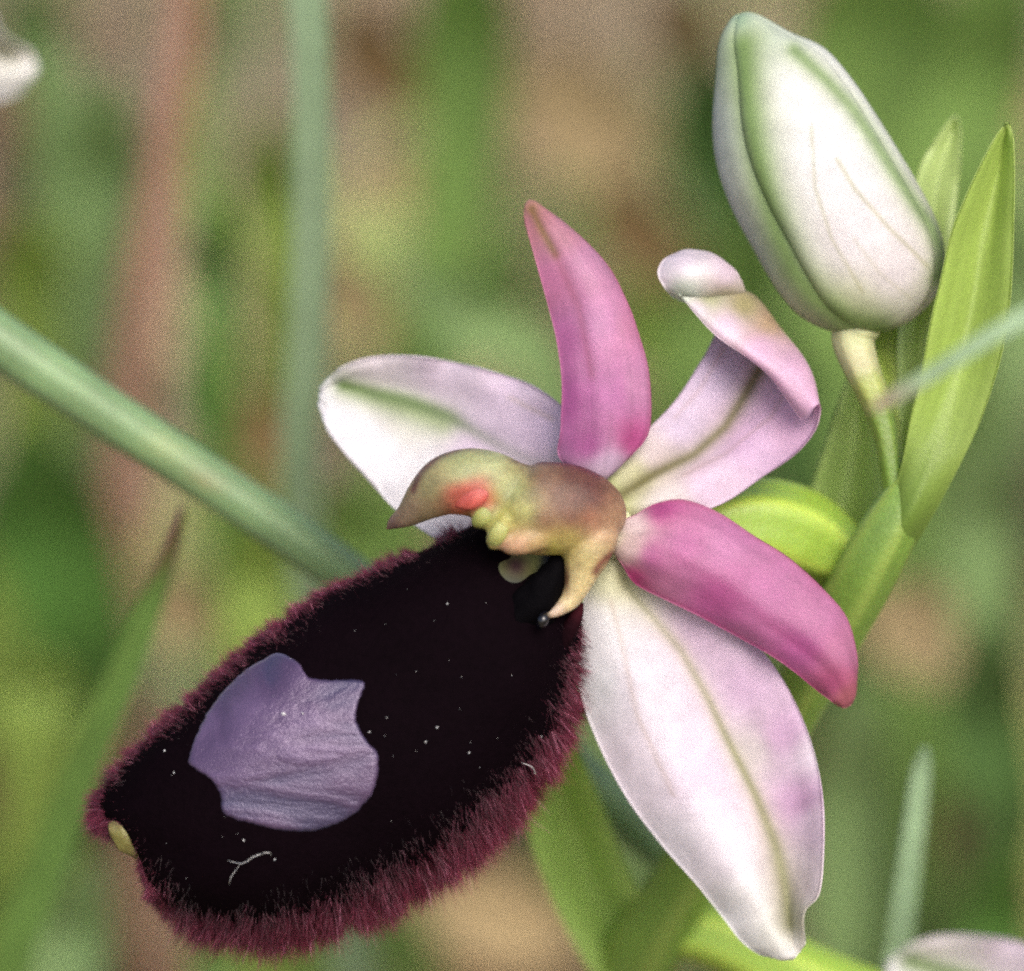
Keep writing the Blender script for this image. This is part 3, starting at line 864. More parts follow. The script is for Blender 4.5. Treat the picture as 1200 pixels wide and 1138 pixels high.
def sep_right():
    A = [[(700, 574, 1.2), (710, 580, 1.0), (718, 588, 1.0), (725, 596, 1.0), (732, 606, 1.2)],
        [(725, 537, 1.6), (745, 552, 1.6), (762, 568, 1.8), (780, 586, 1.5), (797, 604, 1.6)],
        [(760, 502, 2.0), (786, 518, 2.2), (812, 536, 2.5), (832, 556, 2.0), (847, 590, 1.8)],
        [(790, 471, 2.4), (818, 486, 2.7), (850, 501, 3.0), (880, 521, 2.3), (895, 558, 1.8)],
        [(815, 434, 2.8), (843, 446, 3.2), (875, 461, 3.4), (912, 482, 2.7), (932, 532, 1.6)],
        [(836, 396, 3.3), (862, 408, 3.7), (895, 425, 3.8), (934, 448, 2.7), (954, 506, 1.3)],
        [(848, 352, 3.4), (880, 356, 3.6), (912, 392, 3.2), (944, 432, 2.0), (961, 484, 1.0)],
        [(842, 342, 2.6), (874, 348, 2.8), (908, 390, 2.3), (940, 430, 1.2), (960, 474, 0.5)],
        [(822, 348, 1.6), (858, 366, 1.6), (894, 402, 1.2), (926, 430, 0.5), (954, 478, 0.3)],
        [(802, 348, 1.1), (846, 384, 0.8), (884, 414, 0.5), (914, 440, 0.2), (948, 488, 0.5)],
        [(793, 342, 1.2), (836, 391, 0.8), (878, 420, 0.6), (906, 444, 0.5), (940, 494, 0.9)]]
    b = rowgrid(A, 64, 140, 0.15, 12)
    V, U = np.meshgrid(np.linspace(0, 1, 140), np.linspace(0, 1, 64), indexing='ij')
    X, Y = b[..., 0], b[..., 1]
    inner = anch(X, Y, [(715, 585, (190, 200, 130)), (745, 560, (206, 206, 160)), (770, 540, (218, 202, 206)), (800, 500, (216, 198, 222)), (840, 440, (208, 190, 218)), (830, 570, (226, 200, 222)), (880, 520, (220, 186, 218)),
                        (930, 500, (226, 186, 216)), (920, 450, (222, 190, 216)), (780, 590, (228, 218, 216))])
    md = pdist(X, Y, [(725, 582), (765, 556), (812, 534), (850, 501), (875, 461), (893, 430)])
    inner = mixc(inner, (170, 160, 116), np.exp(-(md / 17) ** 2) * 0.40)
    inner = mixc(inner, (104, 98, 40), np.exp(-(md / 8) ** 2) * 0.88)
    inner = mixc(inner, (176, 150, 140), np.exp(-(pdist(X, Y, [(800, 560), (850, 535), (905, 490), (925, 455)]) / 2.6) ** 2) * 0.35)
    inner = mixc(inner, (186, 160, 160), np.exp(-(pdist(X, Y, [(790, 490), (820, 455), (845, 410)]) / 3) ** 2) * 0.35)
    outer = anch(X, Y, [(800, 345, (216, 226, 208)), (830, 350, (196, 200, 160)), (870, 360, (176, 168, 120)), (900, 380, (196, 170, 138)), (815, 365, (234, 220, 232)), (850, 385, (238, 214, 232)), (890, 412, (234, 196, 222)), (930, 440, (230, 190, 218)), (955, 480, (228, 186, 216))])
    m = sst(0.52, 0.60, V)
    c = inner * (1 - m[..., None]) + outer * m[..., None]
    g = P(X, Y, b[..., 2])
    c = c * 0.84
    v1, f1, c1 = shell(g, c, 0.00030)
    B = [[(788, 348, 1.9), (815, 352, 2.3), (845, 350, 2.8), (872, 348, 3.2)],
        [(778, 336, 1.2), (812, 338, 1.0), (845, 337, 1.7), (873, 342, 2.7)],
        [(771, 321, 1.3), (808, 322, 0.6), (842, 324, 1.2), (869, 330, 2.3)],
        [(776, 307, 1.7), (808, 308, 1.1), (838, 310, 1.4), (860, 316, 2.2)],
        [(788, 299, 2.3), (808, 299, 2.1), (830, 301, 2.2), (846, 306, 2.4)],
        [(799, 296, 2.6), (810, 296, 2.6), (822, 298, 2.6), (832, 301, 2.6)]]
    b2 = rowgrid(B, 36, 50, 0.1, 13)
    c2 = anch(b2[..., 0], b2[..., 1], [(800, 310, (240, 226, 236)), (850, 320, (240, 220, 236)), (800, 340, (216, 232, 214)), (775, 325, (240, 228, 236)), (850, 345, (206, 200, 170))])
    v2, f2, cc2 = shell(P(b2[..., 0], b2[..., 1], b2[..., 2]), c2 * 0.84, 0.00035, len(v1))
    o = build('sepal', np.concatenate([v1, v2]), np.concatenate([f1, f2]), M_petal, orchid, np.concatenate([c1, cc2]))
    o['label'] = 'pale lilac sepal with olive midrib and rolled-over tip'
sep_right()
# pale green seat of the perianth
loft('receptacle', [(704, 578, 1.7, 8), (714, 590, 1.5, 16), (722, 608, 1.4, 20), (725, 632, 1.5, 19), (721, 654, 1.8, 15), (712, 672, 2.1, 7)],
     const((200, 204, 164), 0.5), M_flesh, orchid, ns=28, nv=40, noise=0.2)

# --- ovary -------------------------------------------------------------
def ovc(X, Y, A, V):
    c = np.broadcast_to(lin((134, 164, 56)), X.shape + (3,)).copy()
    return mixc(c, (176, 196, 84), (0.5 + 0.5 * np.cos(A * 6)) ** 5 * 0.6)
loft('ovary', [(730, 625, 2.6, 16), (770, 624, 3.4, 28), (830, 618, 4.6, 44), (885, 616, 5.6, 54), (935, 628, 6.3, 54), (975, 650, 6.4, 44), (1004, 676, 6.0, 30), (1014, 690, 4.8, 16)],
     ovc, M_stem, orchid, ns=42, nv=60, ribs=6, ribamp=0.05)

# --- bud ---------------------------------------------------------------
BUD = [(866, 20, 874, 18), (857, 28, 890, 22), (845, 52, 925, 41), (841, 92, 966, 60), (837, 140, 1000, 98), (839, 180, 1025, 135), (848, 217, 1050, 175),
       (862, 251, 1073, 214), (882, 288, 1092, 250), (906, 330, 1104, 283), (932, 363, 1105, 315), (962, 381, 1094, 345), (992, 388, 1070, 370), (1015, 389, 1044, 385)]
BD = 3.2
def bud_ring(v, a, lift=0.0):
    b = cr(np.array(BUD, float), v)
    c = np.stack([(b[:, 0] + b[:, 2]) / 2, (b[:, 1] + b[:, 3]) / 2], -1)
    h = np.stack([(b[:, 2] - b[:, 0]) / 2, (b[:, 3] - b[:, 1]) / 2], -1)
    hl = np.linalg.norm(h, axis=1)
    lob = 1 + lift
    x = c[:, 0][:, None] + h[:, 0][:, None] * np.cos(a) * lob
    y = c[:, 1][:, None] + h[:, 1][:, None] * np.cos(a) * lob
    d = BD - hl[:, None] * np.sin(a) * 0.78 * lob * S * 1000
    return x, y, d
def budcol(X, Y, U, V):
    c = anch(X, Y, [(870, 40, (214, 226, 206)), (930, 120, (244, 244, 240)), (960, 200, (240, 238, 238)), (1000, 280, (236, 230, 232)), (1050, 320, (234, 226, 228)), (1000, 360, (226, 226, 200)), (1075, 350, (228, 224, 214)),
                    (845, 150, (214, 220, 222)), (880, 300, (212, 214, 218)), (850, 60, (214, 226, 214)), (1030, 140, (242, 244, 240))])
    ls = [(872, 56), (877, 111), (885, 166), (897, 221), (915, 277), (931, 314), (956, 349), (992, 374), (1030, 384)]
    d = pdist(X, Y, ls)
    c = mixc(c, (170, 190, 120), np.exp(-(d / 32) ** 2) * 0.6)
    c = mixc(c, (118, 152, 74), np.exp(-(d / 18) ** 2) * 0.85)
    rs = [(930, 62), (966, 95), (997, 128), (1023, 166), (1046, 203), (1068, 236), (1090, 268), (1102, 296), (1098, 325)]
    d2 = pdist(X, Y, rs)
    c = mixc(c, (172, 192, 122), np.exp(-(d2 / 16) ** 2) * 0.5)
    c = mixc(c, (122, 156, 84), np.exp(-(d2 / 8) ** 2) * 0.75)
    for pl, w, s in (([(980, 188), (1000, 222), (1040, 268), (1085, 312)], 2.4, 0.55), ([(950, 150), (955, 220), (975, 280), (1010, 340)], 2.4, 0.4), ([(1000, 280), (1030, 320), (1065, 348)], 2.2, 0.25)):
        c = mixc(c, (166, 166, 104), np.exp(-(pdist(X, Y, pl) / w) ** 2) * s)
    c = mixc(c, (150, 186, 150), np.exp(-((X - 868) ** 2 + (Y - 24) ** 2) / 160) * 0.7)
    return c * 0.80
def make_bud():
    v = np.linspace(0, 1, 70)
    a = np.linspace(0, 2 * math.pi, 40, endpoint=False)[None, :].repeat(70, 0)
    x, y, d = bud_ring(v, a, -0.06)
    g = P(x, y, d)
    V, U = np.meshgrid(v, a[0], indexing='ij')
    c = budcol(x, y, U, V)
    i = np.arange(70 * 40).reshape(70, 40); j = np.roll(i, -1, 1)
    f = np.stack([i[:-1], j[:-1], j[1:], i[1:]], -1).reshape(-1, 4)
    bud = build('bud', g.reshape(-1, 3), f, M_petal, orchid, c.reshape(-1, 3))
    bud['label'] = 'white closed bud with green ribs'
    for a0, a1, lift, amp in ((26, 130, 0.0, 0.06), (124, 262, -0.03, 0.03), (250, 395, -0.03, 0.03)):
        nv, nu = 110, 64
        vv = np.linspace(0, 1, nv)
        t = np.linspace(-1, 1, nu)
        # the seams drift towards the tip
        aa = np.radians((a0 + a1) / 2 + (a1 - a0) / 2 * t)[None, :].repeat(nv, 0)
        rid = amp * (np.exp(-((np.abs(t) - 0.80) / 0.16) ** 2) - 0.9 * np.abs(t) ** 14)[None, :]
        und = 0.02 * (vnoise(vv[:, None] * 6 + 2, t[None, :] * 2.5 + 9 + a0, 15) - 0.5)
        x, y, d = bud_ring(vv, aa, lift + (rid + und) * np.sin(math.pi * np.clip(vv, 0.03, 1))[:, None])
        V, U = np.meshgrid(vv, t, indexing='ij')
        sv, sf, scol = shell(P(x, y, d), budcol(x, y, U, V), 0.0003)
        build('bud_sepal', sv, sf, M_petal, bud, scol)
make_bud()
def pedc(X, Y, A, V):
    return anch(X, Y, [(1005, 395, (182, 186, 140)), (1010, 420, (170, 168, 130)), (1020, 455, (146, 156, 84)), (1036, 490, (104, 130, 52)), (1050, 560, (100, 128, 48))])
loft('pedicel', [(1004, 380, 3.2, 28), (1000, 400, 3.2, 24), (1010, 432, 3.1, 20), (1026, 470, 3.0, 17), (1038, 510, 2.9, 14), (1045, 550, 2.9, 13), (1052, 590, 3.0, 14)], pedc, M_stem, orchid, ns=24, nv=50, ribs=6, ribamp=0.05)

# --- bracts ------------------------------------------------------------
def ribbon(rows, dl, dm, dr):
    n = len(rows)
    out = []
    for i, (lx, ly, rx, ry) in enumerate(rows):
        t = i / (n - 1)
        f = lambda q: q[0] + (q[1] - q[0]) * t if isinstance(q, tuple) else q
        out.append([(lx, ly, f(dl)), ((lx + rx) / 2, (ly + ry) / 2, f(dm)), (rx, ry, f(dr))])
    return out
def leafcol(base, light, edge=0.25, nvein=7):
    def fn(X, Y, U, V):
        c = np.broadcast_to(lin(base), X.shape + (3,)).copy()
        c = mixc(c, light, 0.5 * vnoise(U * 3 + 2, V * 4 + 1, 81))
        ve = (0.5 + 0.5 * np.cos(U * nvein * 2 * math.pi)) ** 6
        c *= (1 - 0.07 * ve)[..., None]
        return mixc(c, light, edge * np.exp(-(np.minimum(U, 1 - U) / 0.05) ** 2))
    return fn
BR = [(1179, 146, 1181, 146), (1172, 153, 1186, 155), (1163, 167, 1188, 173), (1148, 195, 1189, 214), (1131, 232, 1188, 258), (1115, 272, 1187, 300), (1103, 325, 1184, 350),
      (1091, 375, 1177, 400), (1079, 440, 1164, 450), (1066, 495, 1144, 506), (1056, 548, 1119, 556), (1044, 590, 1092, 606), (1030, 626, 1068, 645), (1022, 652, 1050, 668)]
BRD = [(0.6, 0.7, 0.6), (0.6, 1.0, 0.5), (0.5, 1.3, 0.4), (0.4, 1.5, 0.3), (0.4, 1.7, 0.3), (0.5, 1.8, 0.3), (0.6, 1.9, 0.4), (0.8, 2.0, 0.6), (1.1, 2.0, 1.0), (1.5, 1.9, 1.4), (2.0, 1.8, 2.0), (2.6, 1.95, 2.7), (3.2, 2.6, 3.4), (3.6, 3.4, 3.8)]
petal('bract', [[(a, b, d[0]), ((a + c) / 2, (b + e) / 2, d[1]), (c, e, d[2])] for (a, b, c, e), d in zip(BR, BRD)],
      lambda X, Y, U, V: mixc(leafcol((156, 182, 88), (190, 208, 120))(X, Y, U, V), (108, 138, 56), 0.9 * sst(0.62, 0.9, V)), M_green, orchid, 40, 120, 0.00022, 0.3, 21)['label'] = 'long green bract beside the white bud'
petal('bract', ribbon([(1118, 137, 1120, 137), (1111, 144, 1125, 147), (1097, 163, 1126, 170), (1078, 195, 1124, 212), (1068, 245, 1118, 262), (1060, 320, 1106, 330), (1052, 390, 1086, 395), (1052, 450, 1080, 452), (1053, 515, 1068, 518), (1054, 570, 1066, 572)],
      (7.0, 4.2), (7.6, 4.8), (7.0, 4.2)), leafcol((168, 190, 116), (198, 212, 148)), M_green, orchid, 32, 90, 0.00022, 0.3, 22)
petal('bract', ribbon([(1006, 330, 1056, 330), (1010, 380, 1054, 385), (1022, 420, 1052, 425), (1034, 460, 1052, 465), (1044, 490, 1053, 492), (1048, 520, 1054, 522)],
      (6.5, 3.8), (6.9, 4.0), (6.5, 3.8)), leafcol((170, 192, 96), (190, 206, 120)), M_green, orchid, 24, 60, 0.0003, 0.2, 23)
petal('bract', [[(1002, 415, 7.6), (1010, 418, 7.8), (1018, 421, 7.6)],
      [(986, 462, 7.4), (1004, 470, 8.1), (1028, 478, 7.4)],
      [(972, 505, 7.2), (1000, 515, 8.3), (1034, 525, 7.2)],
      [(958, 550, 7.2), (994, 560, 8.6), (1038, 572, 7.0)],
      [(946, 592, 7.4), (988, 604, 8.8), (1036, 612, 6.8)],
      [(948, 632, 7.8), (988, 644, 8.8), (1030, 650, 6.4)],
      [(968, 672, 7.6), (996, 680, 7.8), (1020, 684, 5.8)],
      [(992, 704, 6.2), (1002, 706, 6.0), (1010, 706, 5.2)]], leafcol((164, 190, 108), (196, 212, 146)), M_green, orchid, 32, 70, 0.0003, 0.2, 24)
# lower bract and lower ovary, out of focus
petal('bract', [[(628, 775, 9.4), (634, 773, 9.4), (640, 775, 9.4)],
      [(612, 825, 9.8), (634, 826, 11.0), (654, 822, 9.8)],
      [(604, 885, 10.6), (642, 878, 12.2), (674, 868, 10.6)],
      [(608, 940, 11.6), (654, 930, 13.4), (696, 920, 11.6)],
      [(620, 985, 12.6), (670, 975, 14.6), (716, 970, 12.6)],
      [(638, 1035, 13.8), (690, 1030, 16.0), (740, 1030, 13.8)],
      [(664, 1090, 15.0), (716, 1085, 17.4), (766, 1076, 15.0)],
      [(698, 1150, 16.6), (738, 1140, 18.6), (778, 1120, 16.4)]], leafcol((168, 198, 108), (192, 214, 136)), M_green, orchid, 32, 80, 0.0004, 0.3, 25)
loft('ovary', [(742, 1098, 16.4, 20), (775, 1090, 16.4, 30), (825, 1094, 16.2, 34), (880, 1116, 16.0, 38), (960, 1160, 15.4, 44), (1080, 1215, 14.6, 52), (1220, 1262, 13.6, 50), (1330, 1290, 12.4, 34), (1390, 1303, 11.6, 18)],
     ovc, M_stem, orchid, ns=36, nv=70, ribs=6, ribamp=0.05)

# --- the flower below on the same spike: copies of the open flower's parts ----
bpy.context.view_layer.update()
FLOWER = ('lip', 'column', 'petal', 'sepal', 'receptacle')
flower_parts = [c for c in orchid.children if c.name.split('.')[0] in FLOWER]
def copy_flower(root, M):
    """M maps the open flower's world points to the copy's"""
    new = []
    for p in flower_parts:
        c = p.copy(); col.objects.link(c); c.parent = root
        c.matrix_basis = Matrix.Translation(-root.location) @ M @ Matrix.Translation(orchid.location)
        new.append(c)
        for g in p.children:
            k = g.copy(); col.objects.link(k); k.parent = c
    return new
def shift_px(x0, y0, d0, x1, y1, d1):
    return Vector(P(x1, y1, d1) - P(x0, y0, d0))
for c in copy_flower(orchid, Matrix.Translation(shift_px(450, 418, 4.4, 1112, 1096, 14.0))):
    if 'label' in c: del c['label']

# --- neighbouring orchid: a white sepal tip reaches into the frame ------------
ctr = Vector(P(712, 610, 1.0))
tip = Vector(P(925, 1123, 2.2))
Rm = Matrix.Rotation(math.radians(57), 4, Vector(-FW))
goal = Vector(P(42, 84, 20.0))
M2 = Matrix.Translation(goal) @ Rm @ Matrix.Translation(-tip)
c2 = np.array(M2 @ ctr)
st2 = np.array(M2 @ Vector(P(850, 605, 4.0)))
low2 = to_ground(c2 + np.array([-0.004, 0.006, -0.006]), (-0.010, 0.004))
base2 = low2[-1].copy(); base2[2] += 0.004
orchid2 = thing('orchid', 'white sepal tip of a neighbouring orchid poking in beside the grass', 'orchid', base2)
copy_flower(orchid2, M2)
for c in orchid2.children:
    if 'label' in c: del c['label']
rows = []
for p, r in [(c2 + np.array([0.001, 0.003, 0.001]), 20), (c2 + np.array([-0.003, 0.006, -0.003]), 34)]:
    q = PX(p); rows.append((q[0], q[1], q[2], r))
loft('stem', stem_rows(rows, low2, 38, 44), stemcol, M_stem, orchid2, ns=20, nv=60)

# ------------------------------------------------------------------ grass stalks and blades that can be picked out
def extend(pts, lean):
    """pts (px, py, d, half width px); carry the last point on down to the soil"""
    last = P(*[np.float64(a) for a in pts[-1][:3]])
    out = [tuple(p) for p in pts]
    wid = pts[-1][3] * (D + pts[-1][2] / 1000)
    for p in to_ground(last, lean, 4):
        q = PX(p)
        out.append((q[0], q[1], q[2], wid / (D + q[2] / 1000)))
    return out, to_ground(last, lean, 4)[-1]

def blade(name, pts, lean, base, light, label, cat='grass', group=None, fold=0.35, tipcol=None, mat=None, yaw=0.0, nv=60):
    pts, root = extend(pts, lean)
    loc = root.copy(); loc[2] += 0.004
    c = np.array(pts, float)
    w = P(c[:, 0], c[:, 1], c[:, 2])
    t = np.gradient(w, axis=0)
    sd = np.cross(t, FW); sd /= np.linalg.norm(sd, axis=1, keepdims=True) + 1e-9
    hw = c[:, 3] * S * (D + c[:, 2] / 1000) / D
    nrm = np.cross(sd, t); nrm /= np.linalg.norm(nrm, axis=1, keepdims=True) + 1e-9
    sd2 = sd * math.cos(yaw) + nrm * math.sin(yaw)
    nrm2 = np.cross(sd2, t); nrm2 /= np.linalg.norm(nrm2, axis=1, keepdims=True) + 1e-9
    k = [-1, -0.5, 0, 0.5, 1]
    rows = np.stack([w + sd2 * (hw * a)[:, None] + nrm2 * (fold * hw * (1 - abs(a)))[:, None] for a in k], 1)
    a = cr(rows, np.linspace(0, 1, nv)); nu = 11
    g = cr(a.transpose(1, 0, 2), np.linspace(0, 1, nu)).transpose(1, 0, 2)
    V, U = np.meshgrid(np.linspace(0, 1, nv), np.linspace(0, 1, nu), indexing='ij')
    cc = leafcol(base, light, 0.2, 4)(V * 300, U * 300, U, V)
    if tipcol:
        cc = mixc(cc, tipcol, sst(0.22, 0.04, V + 0.08 * (vnoise(U * 5, V * 20, 3) - 0.5)))
    v, f, cl = shell(g, cc, 0.0003)
    return tag(build(name, v, f, mat or M_grass, None, cl, loc), label, cat, group)

def stalk(name, pts, lean, colr, label, cat, knots=()):
    pts, root = extend(pts, lean)
    loc = root.copy(); loc[2] += 0.004
    def fn(X, Y, A, V):
        c = const(colr, 0.25)(X, Y, A, V)
        c = c * (1 + 0.15 * np.cos(A * 9))[..., None]
        for kx, ky, kr, kc in knots:
            c = mixc(c, kc, np.exp(-((X - kx) ** 2 + (Y - ky) ** 2) / kr ** 2) * 0.6)
        return c
    return tag(loft(name, pts, fn, M_stem, None, ns=24, nv=90, loc=loc), label, cat)

stalk('grass_stalk', [(-1000, -330, 6, 6), (-760, -150, 7, 22), (-480, 56, 8, 32), (-230, 236, 9, 33), (0, 400, 10, 32), (190, 527, 11.5, 29), (380, 655, 13, 28), (560, 800, 15.5, 28), (745, 968, 19, 28), (880, 1098, 23, 28)],
      (0.016, 0.012), (104, 130, 88), 'thick grey-green grass stalk slanting behind the dark lip', 'grass', [(200, 530, 16, (170, 180, 120)), (235, 560, 10, (150, 130, 90))])
stalk('dry_stalk', [(226, -90, 66, 19), (210, 80, 70, 22), (180, 260, 75, 25), (156, 430, 80, 29), (140, 620, 86, 30), (140, 820, 93, 30), (160, 1000, 100, 29), (184, 1150, 106, 29)],
      (0.008, 0.02), (156, 120, 104), 'pinkish brown upright stalk crossing behind the slanting grass stalk', 'stalk')
blade('tall_grass', [(356, -70, 24, 22), (364, 60, 26, 23), (366, 250, 30, 24), (360, 420, 34, 24), (352, 560, 38, 23)], (0.004, 0.02), (136, 160, 126), (158, 180, 148),
      'upright blue-green grass blade rising above the green-striped white sepal', fold=0.3)
blade('tall_grass', [(214, 596, 17, 3), (200, 645, 18, 9), (178, 705, 19.5, 15), (140, 800, 22, 20), (95, 905, 25, 23), (45, 1040, 29, 25), (8, 1150, 32, 26)], (-0.008, 0.012),
      (110, 146, 70), (128, 162, 88), 'green grass blade with brown tip leaning left of the lip', tipcol=(120, 88, 66))
blade('tall_grass', [(1084, 880, 15, 4), (1080, 905, 15.5, 11), (1070, 985, 17, 13), (1054, 1110, 20, 15), (1048, 1160, 21, 15)], (-0.002, 0.012), (150, 178, 140), (176, 200, 168),
      'pale blue-green grass blade standing below the long pale sepal')
blade('tall_grass', [(1022, 480, -15, 3), (1040, 469, -15.2, 7), (1095, 436, -15.5, 9), (1200, 372, -16, 11), (1330, 320, -15, 13), (1440, 400, -8, 16), (1500, 640, -2, 17)], (0.01, 0.02),
      (140, 168, 130), (168, 190, 158), 'thin pale grass blade with pinkish tip crossing in front of the green bract', tipcol=(160, 128, 120), nv=80)

# broad soft leaves behind: (top px, top py, d top, low px, low py, d low, half width, colour, yaw)
G1, G2, G3, G4, G5 = (92, 134, 62), (134, 166, 92), (140, 168, 112), (84, 116, 62), (156, 180, 92)
BACK = [
    (30, 500, 70, 95, 760, 84, 74, G1), (262, 230, 62, 252, 420, 70, 26, G1), (252, -40, 66, 236, 170, 76, 24, G2), (548, -80, 80, 540, 190, 96, 58, G2),
    (1060, -90, 74, 985, 210, 90, 84, G2), (1180, -80, 80, 1110, 280, 96, 70, G2), (810, 60, 92, 880, 300, 108, 60, G4), (480, 330, 70, 640, 430, 82, 46, G3),
    (620, 300, 74, 500, 420, 84, 36, G2), (880, 250, 84, 800, 470, 96, 50, G2), (130, 90, 70, 110, 330, 82, 46, G3), (40, 250, 76, 50, 420, 88, 50, G5), (60, 770, 60, 40, 860, 66, 50, G5),
    (300, 600, 62, 300, 760, 70, 44, G5), (400, 560, 66, 420, 700, 76, 40, G2), (110, 1010, 56, 60, 1190, 64, 46, G3), (240, 1090, 60, 250, 1190, 66, 30, G2), (1150, 730, 64, 1180, 960, 76, 50, G4), (1010, 780, 62, 990, 1130, 80, 46, G3),
    (1130, 520, 70, 1160, 720, 82, 46, G3), (1190, 980, 62, 1130, 1190, 72, 40, G1), (440, 1060, 70, 400, 1200, 80, 30, G3), (905, 380, 78, 940, 560, 90, 44, G4), (1200, 220, 84, 1190, 480, 96, 36, G3), (830, 700, 60, 780, 1010, 76, 36, G4),
    (310, 130, 84, 330, 330, 96, 40, G5), (730, 330, 90, 800, 460, 100, 40, G5), (30, -30, 80, 70, 130, 90, 40, G3)]
DESC = {G1: 'deep green', G2: 'bright green', G3: 'grey-green', G4: 'dark green', G5: 'yellow-green'}
WHERE = ['under the slanting stalk, left of the brown stalk', 'between the brown stalk and the blue-green blade', 'beside the top of the brown stalk', 'above the tip of the upright pink petal',
    'beyond the tip of the white bud', 'beyond the upper flank of the white bud', 'left of the white bud', 'above the green-striped white sepal', 'left of the upright pink petal', 'between the bud and the rolled sepal tip',
    'left of the brown stalk, below the neighbouring sepal', 'above the slanting stalk at its free end', 'below the slanting stalk, beside the brown-tipped blade', 'under the slanting stalk, above the lip fringe',
    'between the slanting stalk and the column beak', 'below the lip tip, beside the brown-tipped blade', 'under the furry lip margin near its tip', 'right of the pale blade tip', 'between the long sepal and the pale blade',
    'right of the stem below the long bract', 'right of the foot of the pale blade', 'below the middle of the furry lip margin', 'between the rolled sepal and the bud stalk', 'right of the long bract', 'behind the long pale sepal',
    'right of the blue-green blade', 'between the upright pink petal and the rolled sepal', 'behind the neighbouring white sepal tip']
for i, (x0, y0, d0, x1, y1, d1, hw, c) in enumerate(BACK):
    mx, my = (x0 + x1) / 2 + random.uniform(-12, 12), (y0 + y1) / 2
    li = tuple(min(255, int(q * 1.18)) for q in c)
    blade('meadow_leaf', [(x0, y0, d0, hw * 0.12), (x0 * 0.75 + x1 * 0.25, y0 * 0.75 + y1 * 0.25, d0 * 0.75 + d1 * 0.25, hw * 0.8), (mx, my, (d0 + d1) / 2 + 2, hw), (x1, y1, d1, hw * 0.85)],
          (random.uniform(-0.012, 0.012), random.uniform(0.012, 0.035)), c, li, 'blurred ' + DESC[c] + ' leaf ' + WHERE[i], 'leaf', 'blurred meadow leaves behind the orchid', fold=0.3, nv=24)

# dry leaves: (px, py, d at one end, px, py, d at the other, half width, colour, where)
B1, B2, B3 = (168, 148, 112), (132, 108, 76), (104, 88, 62)
DRY = [(40, 120, 96, 150, 250, 108, 52, B2, 'below the neighbouring white sepal tip'), (400, 10, 104, 480, 130, 116, 46, B2, 'right of the blue-green blade'),
    (600, 90, 108, 760, 190, 122, 66, B1, 'between the upright pink petal and the bud'), (700, 220, 98, 800, 330, 110, 44, B2, 'above the rolled sepal tip'),
    (240, 470, 84, 340, 540, 92, 42, B2, 'above the slanting stalk beside the striped sepal'), (-20, 870, 78, 80, 980, 88, 60, B3, 'left of the brown-tipped blade'),
    (480, 1030, 84, 680, 1110, 96, 56, B1, 'under the furry margin beside the lower bract'), (1010, 700, 84, 1150, 780, 94, 52, B1, 'right of the lower pink petal tip'),
    (1110, 930, 80, 1200, 1030, 90, 54, B3, 'right of the pale blade'), (760, -10, 108, 850, 80, 118, 44, B3, 'left of the bud tip'),
    (430, 190, 94, 560, 250, 104, 36, B1, 'left of the upright pink petal'), (1140, 40, 92, 1220, 160, 102, 40, B1, 'above the long green bract'), (380, 300, 92, 450, 400, 100, 36, B1, 'above the green-striped sepal'),
    (170, 680, 80, 280, 760, 88, 40, B1, 'between the slanting stalk and the lip')]
NB = {B1: 'tan', B2: 'brown', B3: 'dark brown'}
for x0, y0, d0, x1, y1, d1, hw, c, wh in DRY:
    li = tuple(min(255, int(q * 1.15)) for q in c)
    blade('dry_leaf', [(x0, y0, d0, hw * 0.15), (x0 * 0.7 + x1 * 0.3, y0 * 0.7 + y1 * 0.3, d0 * 0.7 + d1 * 0.3, hw), (x0 * 0.3 + x1 * 0.7, y0 * 0.3 + y1 * 0.7, d0 * 0.3 + d1 * 0.7, hw), (x1, y1, d1, hw * 0.35), (x1 + 14, y1 + 24, d1 + 6, 5)],
          (random.uniform(-0.01, 0.01), random.uniform(0.01, 0.03)), c, li, 'blurred ' + NB[c] + ' dry leaf ' + wh, 'dry leaf', 'dry leaves behind the orchid', fold=0.25, mat=M_dry, nv=24)

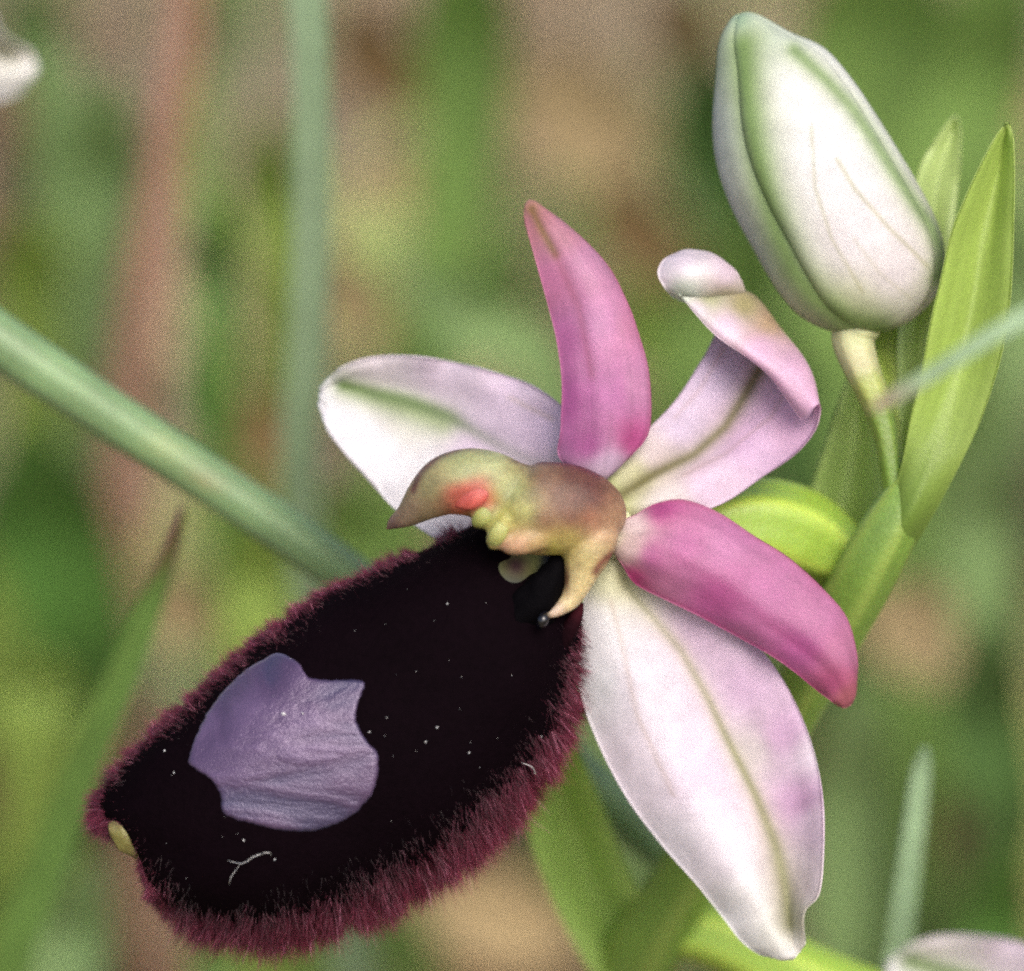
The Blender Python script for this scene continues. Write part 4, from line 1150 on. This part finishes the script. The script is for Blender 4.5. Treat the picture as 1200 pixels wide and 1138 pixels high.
# ------------------------------------------------------------------ meadow ground cover
def scatter(n, R):
    r = R * np.sqrt(rng.random(n)) ** 1.3
    a = rng.random(n) * 2 * math.pi
    return np.stack([r * np.cos(a), 0.14 + r * np.sin(a)], -1)
def clear_of_view(w):
    """True where a blade keeps out of the air round the flower and in front of the lens"""
    q = PX(w)
    m = 220
    bad = (q[..., 0] > -m) & (q[..., 0] < W + m) & (q[..., 1] > -m) & (q[..., 1] < H + m) & (q[..., 2] < 62) & (q[..., 2] > -205)
    near = (np.abs(w[..., 0]) < 0.07) & (w[..., 1] < 0.045) & (w[..., 1] > -0.32) & (w[..., 2] > 0.045)
    return ~(bad | near).any(-1)
def make_grass(n=9000):
    xy = scatter(n, 0.9)
    ln = rng.uniform(0.018, 0.06, n) * (0.6 + 0.7 * vnoise(xy[:, 0] * 18 + 40, xy[:, 1] * 18 + 40, 91))
    dens = vnoise(xy[:, 0] * 26 + 40, xy[:, 1] * 26 + 40, 92)
    keep = rng.random(n) < sst(0.35, 0.7, dens)
    xy, ln = xy[keep], ln[keep]; n = len(xy)
    z = gheight(xy[:, 0], xy[:, 1]) - 0.002
    az = rng.random(n) * 6.283
    lean = rng.uniform(0.1, 0.9, n)
    ts = np.array([0, 0.3, 0.6, 0.85, 1.0])
    dx, dy = np.cos(az), np.sin(az)
    hor = lean[:, None] * ln[:, None] * ts ** 1.8
    ver = ln[:, None] * (ts - 0.35 * lean[:, None] * ts ** 2.2)
    c = np.stack([xy[:, 0][:, None] + dx[:, None] * hor, xy[:, 1][:, None] + dy[:, None] * hor, z[:, None] + ver], -1)
    keep = clear_of_view(c)
    c, dx, dy, xy = c[keep], dx[keep], dy[keep], xy[keep]; n = len(c)
    wid = rng.uniform(0.0008, 0.0024, n)[:, None] * np.array([0.8, 1, 0.9, 0.55, 0.06])
    sd = np.stack([-dy, dx, np.zeros(n)], -1)[:, None]
    fd = np.stack([dx, dy, np.zeros(n)], -1)[:, None] * 0.35 + np.array([0, 0, 0.1])
    v = np.stack([c - sd * wid[..., None], c + fd * wid[..., None], c + sd * wid[..., None]], 2)     # n,5,3,3
    i = np.arange(n * 15).reshape(n, 5, 3)
    f = np.stack([i[:, :-1, :-1], i[:, :-1, 1:], i[:, 1:, 1:], i[:, 1:, :-1]], -1).reshape(-1, 4)
    pal = np.array([lin(q) for q in ((110, 150, 66), (132, 168, 80), (146, 172, 112), (96, 130, 68), (168, 174, 104), (184, 160, 118))])
    t = vnoise(xy[:, 0] * 30 + 40, xy[:, 1] * 30 + 40, 93) * 4 + rng.uniform(0, 2, n)
    cc = pal[np.clip(t.astype(int), 0, 5)] * rng.uniform(0.75, 1.2, n)[:, None]
    cc = np.repeat(cc, 15, 0)
    tag(build('meadow_grass', v, f, M_grass, None, cc), 'loose short green grass covering the ground behind the orchid', 'grass', kind='stuff')
make_grass()
def make_litter(n=2600):
    xy = scatter(n, 0.7)
    z = gheight(xy[:, 0], xy[:, 1])
    az = rng.random(n) * 3.1416
    ln = rng.uniform(0.004, 0.022, n); wd2 = rng.uniform(0.0006, 0.004, n)
    ts = np.array([-1, -0.4, 0.4, 1.0])
    curl = rng.uniform(0.0, 0.35, n)
    e = np.stack([np.cos(az), np.sin(az), rng.uniform(-0.2, 0.2, n)], -1)
    s = np.stack([-np.sin(az), np.cos(az), rng.uniform(-0.3, 0.3, n)], -1)
    c = np.stack([xy[:, 0], xy[:, 1], z + 0.0012], -1)
    cc = c[:, None] + e[:, None] * (ln[:, None] * ts)[..., None] + np.array([0, 0, 1.0]) * (curl * ln)[:, None, None] * (ts ** 2)[None, :, None]
    wv = wd2[:, None] * np.array([0.3, 1, 0.9, 0.2])
    top = np.stack([cc - s[:, None] * wv[..., None], cc + s[:, None] * wv[..., None] , cc + np.array([0, 0, -0.0006])], 2)
    ok = clear_of_view(cc)
    top = top[ok]; n = len(top)
    i = np.arange(n * 12).reshape(n, 4, 3); j = np.roll(i, -1, 2)
    f = np.stack([i[:, :-1], j[:, :-1], j[:, 1:], i[:, 1:]], -1).reshape(-1, 4)
    pal = np.array([lin(q) for q in ((176, 150, 112), (150, 118, 84), (196, 176, 140), (122, 92, 62), (160, 128, 110))])
    col_ = np.repeat(pal[rng.integers(0, 5, n)] * rng.uniform(0.75, 1.15, n)[:, None], 12, 0)
    tag(build('dry_litter', top, f, M_dry, None, col_), 'dry tan grass scraps and leaf litter lying on the soil', 'litter', kind='stuff')
make_litter()
